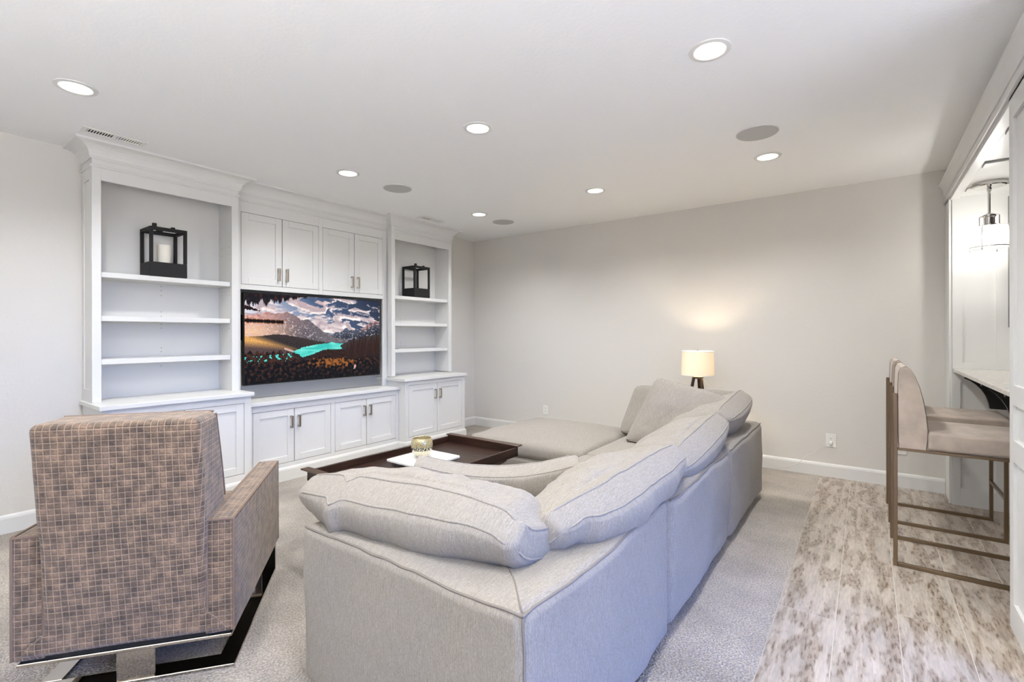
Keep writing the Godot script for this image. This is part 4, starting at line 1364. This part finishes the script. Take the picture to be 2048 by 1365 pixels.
func table_lamp() -> void:
	var x := -1.262
	var z := -4.6
	# small table hidden behind the sofa that carries the lamp
	var s := thing("side_table", "small dark side table behind the sectional carrying the lamp", "side table", Vector3(x, 0, z))
	var mb := MB.new()
	mb.box(x - 0.22, x + 0.22, 0.5, 0.525, z - 0.2, z + 0.2, 0.003)
	part(s, "top", mb.finish(), M.dark_wood)
	for a in [-1, 1]:
		for b in [-1, 1]:
			mb = MB.new()
			mb.box(x + a * 0.2 - 0.016, x + a * 0.2 + 0.016, 0, 0.5, z + b * 0.18 - 0.016, z + b * 0.18 + 0.016, 0.002)
			part(s, "leg", mb.finish(), M.dark_wood)
	var t := thing("table_lamp", "glowing cream drum lamp on a dark wooden tripod behind the sofa", "table lamp", Vector3(x, 0.525, z))
	for i in 3:
		var a := TAU * i / 3 + 0.55
		var d := Vector3(cos(a), 0, sin(a))
		mb = MB.new()
		var p0 := Vector3(x, 0.84, z) + d * 0.036
		var p1 := Vector3(x, 0.525, z) + d * 0.095
		var sd := Vector3(-d.z, 0, d.x)
		var pts := []
		for e in [[p0, 0.012], [p1, 0.014]]:
			for k in [[-1, -1], [1, -1], [1, 1], [-1, 1]]: pts.append(e[0] + (sd * k[0] + d * k[1]) * e[1])
		for k in 4:
			var k2 := (k + 1) % 4
			mb.quad(pts[k], pts[k2], pts[4 + k2], pts[4 + k])
		mb.quad(pts[3], pts[2], pts[1], pts[0])
		mb.quad(pts[4], pts[5], pts[6], pts[7])
		part(t, "leg", mb.finish(), M.dark_wood)
	mb = MB.new()
	mb.lathe(Vector3(x, 0, z), [Vector2(0, 0.834), Vector2(0.05, 0.834), Vector2(0.05, 0.852), Vector2(0, 0.852)], 28)
	part(t, "hub", mb.finish(35.0), M.dark_wood)
	mb = MB.new()
	mb.lathe(Vector3(x, 0, z), [Vector2(0, 0.852), Vector2(0.05, 0.852), Vector2(0.048, 0.860), Vector2(0.014, 0.864), Vector2(0.014, 0.93), Vector2(0, 0.93)], 28)
	for i in 3:
		var a2 := TAU * i / 3
		mb.tube([Vector3(x, 1.06, z), Vector3(x + cos(a2) * 0.13, 1.078, z + sin(a2) * 0.13)], 0.002, 6)
	mb.tube([Vector3(x + 0.03, 0.87, z), Vector3(x + 0.032, 1.02, z), Vector3(x, 1.06, z)], 0.002, 6)
	mb.lathe(Vector3(x, 0, z), [Vector2(0, 1.06), Vector2(0.006, 1.062), Vector2(0.009, 1.082), Vector2(0.007, 1.102), Vector2(0, 1.106)], 14)
	part(t, "fitting", mb.finish(40.0), M.chrome)
	mb = MB.new()
	mb.lathe(Vector3(x, 0, z), [Vector2(0.144, 0.866), Vector2(0.137, 1.086), Vector2(0.1355, 1.086), Vector2(0.1425, 0.866), Vector2(0.144, 0.866)], 64)
	part(t, "shade", mb.finish(40.0), M.shade)
	mb = MB.new()
	mb.lathe(Vector3(x, 0, z), [Vector2(0.1376, 1.081), Vector2(0.1374, 1.09), Vector2(0.1350, 1.09), Vector2(0.1352, 1.081)], 64)
	mb.lathe(Vector3(x, 0, z), [Vector2(0.1444, 0.864), Vector2(0.1443, 0.869), Vector2(0.1420, 0.869), Vector2(0.1421, 0.864)], 64)
	part(t, "shade_rim", mb.finish(40.0), M.plastic)
	mb = MB.new()
	mb.lathe(Vector3(x, 0, z), [Vector2(0, 0.93), Vector2(0.014, 0.93), Vector2(0.018, 0.95), Vector2(0.03, 0.975), Vector2(0.028, 0.998), Vector2(0.014, 1.012), Vector2(0, 1.014)], 20)
	part(t, "bulb", mb.finish(60.0), M.bulb)
	var l := OmniLight3D.new()
	l.name = "lamp_glow"
	l.position = Vector3(x, 0.975, z)
	l.light_color = rgb8(255, 232, 196)
	l.light_energy = 0.16
	l.light_size = 0.03
	l.omni_range = 8.0
	l.omni_attenuation = 2.0
	l.shadow_enabled = true
	add_child(l)
	# cord from the outlet down along the wall to the lamp
	var c := thing("power_cord", "thin pale cord plugged into the outlet right of the sofa", "cord", Vector3(-0.252, 0.3, ZW + 0.03))
	mb = MB.new()
	mb.box(-0.262, -0.24, 0.287, 0.311, ZW + 0.0085, ZW + 0.036, 0.004)
	part(c, "plug", mb.finish(), M.plastic)
	var cv := Curve3D.new()
	for q in [Vector3(-0.262, 0.298, ZW + 0.03), Vector3(-0.31, 0.27, ZW + 0.05), Vector3(-0.37, 0.20, ZW + 0.06), Vector3(-0.43, 0.17, ZW + 0.07), Vector3(-0.49, 0.10, ZW + 0.08), Vector3(-0.58, 0.055, ZW + 0.09), Vector3(-0.66, 0.05, ZW + 0.10), Vector3(-0.75, 0.085, ZW + 0.12), Vector3(-0.95, 0.30, ZW + 0.2), Vector3(-1.05, 0.56, ZW + 0.3), Vector3(-1.13, 0.72, ZW + 0.38), Vector3(-1.215, 0.84, z + 0.02)]: cv.add_point(q)
	for i in range(1, cv.point_count - 1):
		var tg := (cv.get_point_position(i + 1) - cv.get_point_position(i - 1)) / 6.0
		cv.set_point_in(i, -tg); cv.set_point_out(i, tg)
	var pts2 := []
	for i in 70: pts2.append(cv.sample_baked(cv.get_baked_length() * i / 69.0, true))
	mb = MB.new()
	mb.tube(pts2, 0.0028, 6)
	part(c, "cable", mb.finish(180.0), M.cord)

# ---------- the sectional ----------
func sectional() -> void:
	var XL := -1.62
	var XR := -0.645
	var ZN := -0.925
	var z1 := -1.955
	var z2 := -3.02
	var z3 := -4.10
	var hb := 0.575   # height of the back frame
	var db := 0.235   # its depth
	var y0 := 0.03
	var t: Node3D
	# near corner
	t = thing("sofa_section", "nearest grey-beige linen sofa corner section, its tall back turned to the viewer", "sofa", Vector3((XL + XR) / 2, 0, (ZN + z1) / 2), "sections of the linen sectional")
	block(t, "back_frame", Vector3(XL, y0, ZN - db), Vector3(XR, hb, ZN), 0.035, 0.016, 0.0, 4)
	block(t, "side_frame", Vector3(XR - db, y0, z1 + 0.012), Vector3(XR + 0.001, hb + 0.001, ZN - 0.02), 0.035, 0.016, 0.0, 4)
	block(t, "base", Vector3(XL, y0, z1 + 0.004), Vector3(XR - db, 0.27, ZN - db), 0.03, 0.004, 0.0, 5)
	block(t, "seat_cushion", Vector3(XL, 0.27, z1 + 0.006), Vector3(XR - db, 0.41, ZN - db - 0.002), 0.05, 0.008, 0.03, 6)
	legs(t, XL, XR, z1, ZN)
	var e := 0.006
	var wr := noise(4, 2.2, 3)
	var on := func(p: Vector3) -> Vector3:
		return p + Vector3(wr.get_noise_3d(p.x, p.y, p.z), wr.get_noise_3d(p.x + 9, p.y, p.z), wr.get_noise_3d(p.x, p.y, p.z + 9)) * 0.016
	var l1 := []
	for i in 50: l1.append(on.call(Vector3(lerpf(XL + 0.012, XR - 0.01, i / 49.0), hb - 0.009, ZN - 0.010)))
	seam(t, l1)
	var l2 := []
	for i in 50: l2.append(on.call(Vector3(XR - 0.009, hb - 0.009, lerpf(ZN - 0.01, z1 + 0.02, i / 49.0))))
	seam(t, l2)
	var l3 := []
	for i in 30: l3.append(on.call(Vector3(XR - 0.009, lerpf(hb - 0.012, y0 + 0.02, i / 29.0), ZN - 0.010)))
	seam(t, l3)
	var l4 := []
	for i in 20: l4.append(on.call(Vector3(lerpf(XR - 0.012, XR - db, i / 19.0), hb + 0.001, lerpf(ZN - 0.012, ZN - db, i / 19.0))))
	seam(t, l4, 0.0022)
	# middle
	t = thing("sofa_section", "armless middle section of the linen sectional, between the two corner sections", "sofa", Vector3((XL + XR) / 2, 0, (z1 + z2) / 2), "sections of the linen sectional")
	block(t, "back_frame", Vector3(XR - db, y0, z2 + 0.012), Vector3(XR, hb - 0.005, z1 - 0.012), 0.045, 0.016, 0.0, 7)
	block(t, "base", Vector3(XL, y0, z2 + 0.004), Vector3(XR - db, 0.27, z1 - 0.004), 0.03, 0.004, 0.0, 5)
	block(t, "seat_cushion", Vector3(XL, 0.27, z2 + 0.006), Vector3(XR - db, 0.41, z1 - 0.006), 0.05, 0.008, 0.03, 8)
	legs(t, XL, XR, z2, z1)
	var w2 := noise(7, 2.2, 3)
	var on2 := func(p: Vector3) -> Vector3:
		return p + Vector3(w2.get_noise_3d(p.x, p.y, p.z), w2.get_noise_3d(p.x + 9, p.y, p.z), w2.get_noise_3d(p.x, p.y, p.z + 9)) * 0.016
	l1 = []
	for i in 50: l1.append(on2.call(Vector3(XR - 0.010, hb - 0.016, lerpf(z1 - 0.02, z2 + 0.02, i / 49.0))))
	seam(t, l1)
	# far corner
	t = thing("sofa_section", "far corner section of the linen sectional, next to the ottoman and the lamp", "sofa", Vector3((XL + XR) / 2, 0, (z2 + z3) / 2), "sections of the linen sectional")
	block(t, "back_frame", Vector3(XR - db, y0, z3), Vector3(XR, hb, z2 - 0.012), 0.045, 0.014, 0.0, 9)
	block(t, "side_frame", Vector3(XL, y0, z3 - 0.001), Vector3(XR - 0.02, hb, z3 + db), 0.04, 0.012, 0.0, 9)
	block(t, "base", Vector3(XL, y0, z3 + db), Vector3(XR - db, 0.27, z2 - 0.004), 0.03, 0.004, 0.0, 5)
	block(t, "seat_cushion", Vector3(XL, 0.27, z3 + db), Vector3(XR - db, 0.41, z2 - 0.006), 0.05, 0.008, 0.03, 10)
	legs(t, XL, XR, z3, z2)
	var w3 := noise(9, 2.2, 3)
	var on3 := func(p: Vector3) -> Vector3:
		return p + Vector3(w3.get_noise_3d(p.x, p.y, p.z), w3.get_noise_3d(p.x + 9, p.y, p.z), w3.get_noise_3d(p.x, p.y, p.z + 9)) * 0.014
	l1 = []
	for i in 50: l1.append(on3.call(Vector3(XR - 0.010, hb - 0.012, lerpf(z2 - 0.02, z3 + 0.02, i / 49.0))))
	seam(t, l1)
	# ottoman
	t = thing("ottoman", "large square linen ottoman without back, before the back wall", "ottoman", Vector3(-2.17, 0, -3.56))
	block(t, "base", Vector3(-2.70, y0, -4.08), Vector3(-1.645, 0.29, -3.03), 0.035, 0.006, 0.0, 12)
	block(t, "seat_cushion", Vector3(-2.71, 0.285, -4.085), Vector3(-1.63, 0.405, -3.02), 0.05, 0.01, 0.06, 13)
	legs(t, -2.70, -1.645, -4.08, -3.03)

func legs(t: Node3D, xa: float, xb: float, za: float, zb: float) -> void:
	for x in [xa + 0.09, xb - 0.09]:
		for z in [za + 0.09, zb - 0.09]:
			var mb := MB.new()
			mb.lathe(Vector3(x, 0, z), [Vector2(0, 0), Vector2(0.025, 0), Vector2(0.028, 0.04), Vector2(0, 0.04)], 16)
			part(t, "leg", mb.finish(35.0), M.dark_wood)

func cushions() -> void:
	var g := "loose linen cushions on the sectional"
	var Z := Vector3(0, 0, 1)
	var X := Vector3(1, 0, 0)
	# out runs from the outer face of the sofa inwards; the path climbs from the seat over the back frame
	var path := [Vector2(0.43, 0.44), Vector2(0.385, 0.535), Vector2(0.295, 0.612), Vector2(0.185, 0.65), Vector2(0.095, 0.682), Vector2(0.055, 0.728)]
	var t := thing("cushion", "large nearest linen cushion slumped over the back turned to the viewer", "cushion", Vector3(-1.17, 0.58, -1.1), g)
	cushion(t, Vector3(-1.235, 0.0, -0.985), Vector3(0.99, 0, -0.14).normalized(), Vector3(-0.14, 0, -0.99).normalized(), path, 0.95, 0.22, 0.075, {"seed": 21, "belly": 0.05, "wrinkle": 0.012, "flip": -1.0, "dents": [[-0.52, 0.92, 0.05, 0.35, 0.03], [0.6, 0.7, 0.25, 0.4, 0.012, 1.0], [0.93, 0.6, 0.06, 0.6, 0.02]], "lift": func(u, v): return Vector3(0, 0.012 * u - 0.045 * pow(maxf(u, 0), 4) - 0.02 * pow(maxf(-u, 0), 4), 0)})
	t = thing("cushion", "linen cushion over the right-hand back, nearest of three, its near end crumpled", "cushion", Vector3(-0.85, 0.58, -1.75), g)
	cushion(t, Vector3(-0.645, 0.0, -1.775), -Z, -X, path, 1.05, 0.20, 0.07, {"seed": 22, "belly": 0.06, "wrinkle": 0.014, "dents": [[-0.80, 0.5, 0.07, 0.9, 0.022, 1.0], [-0.62, 0.2, 0.05, 0.8, 0.010, 1.0]], "lift": func(u, v): return Vector3(-0.18 * pow(maxf(-u - 0.45, 0), 1.4) + 0.17 * clampf(-u * 1.2, 0, 1) * clampf((0.35 - v) / 1.3, 0, 1), -0.012 - 0.07 * pow(maxf(-u - 0.35, 0), 1.2), 0.0)})
	t = thing("cushion", "linen cushion over the right-hand back, middle of three", "cushion", Vector3(-0.85, 0.58, -2.75), g)
	cushion(t, Vector3(-0.645, 0.0, -2.74), -Z, -X, path, 0.94, 0.20, 0.09, {"seed": 23, "belly": 0.05, "wrinkle": 0.008, "lift": func(u, v): return Vector3(-0.02, -0.035 + 0.045 * u, 0.0)})
	t = thing("cushion", "linen cushion over the right-hand back, farthest of three and highest", "cushion", Vector3(-0.85, 0.58, -3.6), g)
	var path3 := [Vector2(0.60, 0.47), Vector2(0.45, 0.56), Vector2(0.31, 0.65), Vector2(0.18, 0.71), Vector2(0.10, 0.76), Vector2(0.06, 0.81)]
	cushion(t, Vector3(-0.645, 0.0, -3.61), -Z, -X, path3, 0.74, 0.22, 0.09, {"seed": 24, "belly": 0.04, "wrinkle": 0.009, "lift": func(u, v): return Vector3(-0.02, -0.035 + 0.035 * u, 0.0)})
	# big cushion leaning against the far back, square pillow before it
	t = thing("cushion", "wide linen cushion standing against the far back, behind the square pillow", "cushion", Vector3(-1.25, 0.43, -3.8), g)
	cushion(t, Vector3(-1.205, 0.0, -4.10), X, Z, [Vector2(0.36, 0.415), Vector2(0.29, 0.53), Vector2(0.22, 0.66), Vector2(0.16, 0.80)], 0.84, 0.17, 0.09, {"seed": 25, "wrinkle": 0.006, "flip": 1.0, "lift": func(u, v): return Vector3(0.07 * (v + 1.0) / 2.0 - 0.03, 0, 0)})
	t = thing("cushion", "square linen pillow tilted in the far corner before the wide cushion", "cushion", Vector3(-1.2, 0.43, -3.5), g)
	var ad := Vector3(0.88, 0.0, 0.10).normalized()
	var od := Vector3(-0.11, 0, 0.99).normalized()
	cushion(t, Vector3(-1.165, 0.0, -3.74), ad, od, [Vector2(0.34, 0.43), Vector2(0.25, 0.55), Vector2(0.16, 0.70), Vector2(0.08, 0.845)], 0.55, 0.18, 0.05, {"seed": 26, "wrinkle": 0.006, "flip": 1.0, "lift": func(u, v): return Vector3(0.13 * (v + 1.0) / 2.0, -0.055 * u * (v + 1) / 2, 0)})
	# cushion standing across the near corner seat
	t = thing("cushion", "linen cushion standing upright on the near seat, its sagging back to the viewer", "cushion", Vector3(-1.3, 0.43, -1.65), g)
	var a2 := Vector3(0.80, 0, -0.60).normalized()
	var o2 := Vector3(-0.60, 0, -0.80).normalized()
	cushion(t, Vector3(-1.31, 0.0, -1.66), a2, o2, [Vector2(0.10, 0.425), Vector2(0.05, 0.52), Vector2(0.02, 0.60), Vector2(0.0, 0.705)], 0.74, 0.17, 0.11, {"seed": 27, "wrinkle": 0.006, "flip": -1.0, "sag": 0.06})

# ---------- armchair ----------
func armchair() -> void:
	var f := Vector3(-0.791, 0, -0.612)
	var l := Vector3(-0.612, 0, 0.791)
	var c := Vector3(-1.87, 0, -0.808) + l * 0.3325 + f * 0.42
	var t := thing("armchair", "brown cut-velvet armchair with a grid pattern on a polished metal base, back turned", "armchair", c, "", atan2(0.791, 0.612))
	var W := 0.3325
	var zr := 0.42
	var zf := -0.405
	var soft := func(lo: Vector3, hi: Vector3, r: float, nm: String):
		block(t, nm, lo, hi, r, 0.004, 0.0, 15, M.velvet)
	for s in [-1.0, 1.0]:
		var xa: float = s * W
		var xb: float = s * (W - 0.094)
		soft.call(Vector3(minf(xa, xb), 0.158, zf), Vector3(maxf(xa, xb), 0.578, zr), 0.014, "arm")
		var mb := MB.new()
		var y := 0.574
		var x1: float = s * (W - 0.004)
		var x2: float = s * (W - 0.09)
		for x in [x1, x2]:
			mb.tube([Vector3(x, 0.165, zr - 0.003), Vector3(x, y, zr - 0.003), Vector3(x, y + 0.002, zr - 0.01), Vector3(x, y + 0.002, zf + 0.01), Vector3(x, 0.165, zf + 0.004)], 0.0048, 6)
		mb.tube([Vector3(x1, y, zr - 0.003), Vector3(x2, y, zr - 0.003)], 0.0048, 6)
		mb.tube([Vector3(x1, y, zf + 0.004), Vector3(x2, y, zf + 0.004)], 0.0048, 6)
		part(t, "arm_piping", mb.finish(60.0), M.velvet_piping)
	soft.call(Vector3(-W + 0.094, 0.16, zf + 0.01), Vector3(W - 0.094, 0.30, zr - 0.02), 0.014, "seat_base")
	soft.call(Vector3(-W + 0.097, 0.30, zf), Vector3(W - 0.097, 0.445, 0.14), 0.03, "seat_cushion")
	# the low flap that closes the back below the arms
	var bw := W - 0.088
	var wn := noise(17, 3.0, 3)
	var mb2 := MB.new()
	mb2.rounded(Vector3(bw, 0.41, 0.11), 0.028, 16, 26, 6, func(p: Vector3) -> Vector3:
		var h := (p.y + 0.41) / 0.82          # 0 bottom .. 1 top
		var y := 0.16 + h * 0.80
		var rear := zr - 0.004 + 0.088 * h
		var th := lerpf(0.30, 0.20, h)
		var w := (0.11 - p.z) / 0.22
		var x := p.x
		# flares over the arms' foot
		x *= 1.0 + 0.34 * exp(-pow(h / 0.085, 4.0)) * clampf(1.0 - w * 6.0, 0.0, 1.0)
		var z := rear - w * th - 0.03 * sin(h * PI) * w
		if w < 0.5: z += 0.012 * (1 - pow(p.x / bw, 2.0)) * sin(clampf(h, 0, 1) * PI) + 0.008 * exp(-pow(h / 0.085, 4.0))
		return Vector3(x, y, z) + Vector3(0, 0, 1) * wn.get_noise_3d(x, y, z) * 0.006)
	part(t, "back", mb2.finish(180.0), M.velvet)
	mb2 = MB.new()
	for s in [-1.0, 1.0]:
		var e := []
		for i in 24:
			var h := lerpf(0.55, 0.985, i / 23.0)
			e.append(Vector3(s * (bw - 0.004), 0.16 + h * 0.80, zr - 0.004 + 0.088 * h - lerpf(0.30, 0.20, h) - 0.03 * sin(h * PI) + 0.012))
		mb2.tube(e, 0.0045, 6)
	var top := []
	for i in 16: top.append(Vector3(lerpf(-bw + 0.01, bw - 0.01, i / 15.0), 0.957, zr + 0.084 - 0.20 + 0.012))
	mb2.tube(top, 0.0045, 6)
	part(t, "back_piping", mb2.finish(60.0), M.velvet_piping)
	# underside and metal
	mb2 = MB.new()
	mb2.box(-W + 0.02, W - 0.02, 0.15, 0.17, zf + 0.02, zr - 0.015, 0.0)
	part(t, "underside", mb2.finish(), M.matte_black)
	mb2 = MB.new()
	mb2.box(-W + 0.012, W - 0.012, 0.138, 0.15, zr - 0.03, zr - 0.006, 0.002)
	mb2.box(-W + 0.012, W - 0.012, 0.138, 0.15, zf + 0.012, zf + 0.036, 0.002)
	mb2.box(-W + 0.012, -W + 0.036, 0.138, 0.15, zf + 0.036, zr - 0.03, 0.002)
	mb2.box(W - 0.036, W - 0.012, 0.138, 0.15, zf + 0.036, zr - 0.03, 0.002)
	part(t, "base_rail", mb2.finish(), M.polished)
	mb2 = MB.new()
	var xo := W - 0.014
	var b := 0.066
	var z0 := zr - 0.046
	var z1 := zf + 0.004
	mb2.box(-xo, xo, 0.0, 0.012, z0 - 0.075, z0, 0.002)
	mb2.box(-xo, xo, 0.0, 0.012, z1, z1 + b, 0.002)
	mb2.box(-xo, -xo + b, 0.0, 0.012, z1 + b, z0 - 0.075, 0.002)
	mb2.box(xo - b, xo, 0.0, 0.012, z1 + b, z0 - 0.075, 0.002)
	part(t, "floor_frame", mb2.finish(), M.polished)
	mb2 = MB.new()
	mb2.box(-0.06, 0.06, 0.012, 0.14, z0 - 0.022, z0 - 0.008, 0.002)
	part(t, "rear_post", mb2.finish(), M.polished)
	for s in [-1.0, 1.0]:
		mb2 = MB.new()
		mb2.box(s * xo, s * (xo - b), 0.012, 0.14, z1, z1 + 0.014, 0.002)
		part(t, "front_post", mb2.finish(), M.polished)

func _ready() -> void:
	# ---- camera, sky, exposure ----
	var cam := Camera3D.new()
	cam.name = "camera"
	var F := 958.0
	var yaw := atan(709.6 / F)
	var roll := 0.0018
	var fw := Vector3(-sin(yaw), 0, -cos(yaw))
	var rt := Vector3(cos(yaw), 0, -sin(yaw))
	var right := (rt * cos(roll) - Vector3.UP * sin(roll)).normalized()
	var up := (Vector3.UP * cos(roll) + rt * sin(roll)).normalized()
	cam.transform = Transform3D(Basis(right, up, -fw), Vector3(0, 1.25, 0))
	cam.near = 0.05
	cam.far = 60.0
	cam.projection = Camera3D.PROJECTION_FRUSTUM
	cam.keep_aspect = Camera3D.KEEP_HEIGHT
	cam.size = 0.05 * 1365.0 / F
	cam.frustum_offset = Vector2(0, -0.05 * (682.5 - 668.6) / F)
	add_child(cam)
	cam.current = true
	var sky_mat := ProceduralSkyMaterial.new()
	sky_mat.sky_top_color = Color(0.22, 0.46, 1.0)
	sky_mat.sky_horizon_color = Color(0.46, 0.68, 1.0)
	sky_mat.ground_horizon_color = Color(0.60, 0.62, 0.64)
	sky_mat.ground_bottom_color = Color(0.58, 0.58, 0.57)
	var sky := Sky.new()
	sky.sky_material = sky_mat
	var env := Environment.new()
	env.background_mode = Environment.BG_SKY
	env.sky = sky
	env.background_energy_multiplier = SKY
	env.tonemap_mode = Environment.TONE_MAPPER_LINEAR
	env.tonemap_exposure = 1.92
	env.sdfgi_enabled = true
	env.ssao_enabled = true
	env.ssil_enabled = true
	var we := WorldEnvironment.new()
	we.name = "environment"
	we.environment = env
	add_child(we)
	# ---- build ----
	make_materials()
	shell()
	built_in()
	bar()
	sectional()
	armchair()
	television()
	coffee_table()
	cushions()
	var st := stool()
	copy_of(st, st.position + Vector3(0, 0, -0.73), "farther taupe suede bar stool, nearer the back wall, mostly behind the other")
	ceiling_things()
	lantern("black lantern with a white candle on the top shelf of the left tower", -1.215, -1.45)
	var mb := MB.new()
	mb.lathe(Vector3(-4.235, 1.7795, -1.335), [Vector2(0, 0), Vector2(0.043, 0), Vector2(0.044, 0.004), Vector2(0.044, 0.135), Vector2(0.04, 0.141), Vector2(0.02, 0.137), Vector2(0, 0.136)], 36)
	tag(single("candle", mb.finish(40.0), M.wax), "thick white pillar candle inside the left lantern", "candle")
	lantern("black lantern without a candle on the top shelf of the corner tower", -3.715, -3.955)
	table_lamp()
	fill_uplights()
	outlet("white wall outlet behind the ottoman, left of the lamp", -3.19, 0.314, false)
	outlet("white wall outlet with a plug in it, right of the sofa", -0.252, 0.318, true)
	outlet("white wall outlet half hidden behind the bar stools", 0.22, 0.325, false)
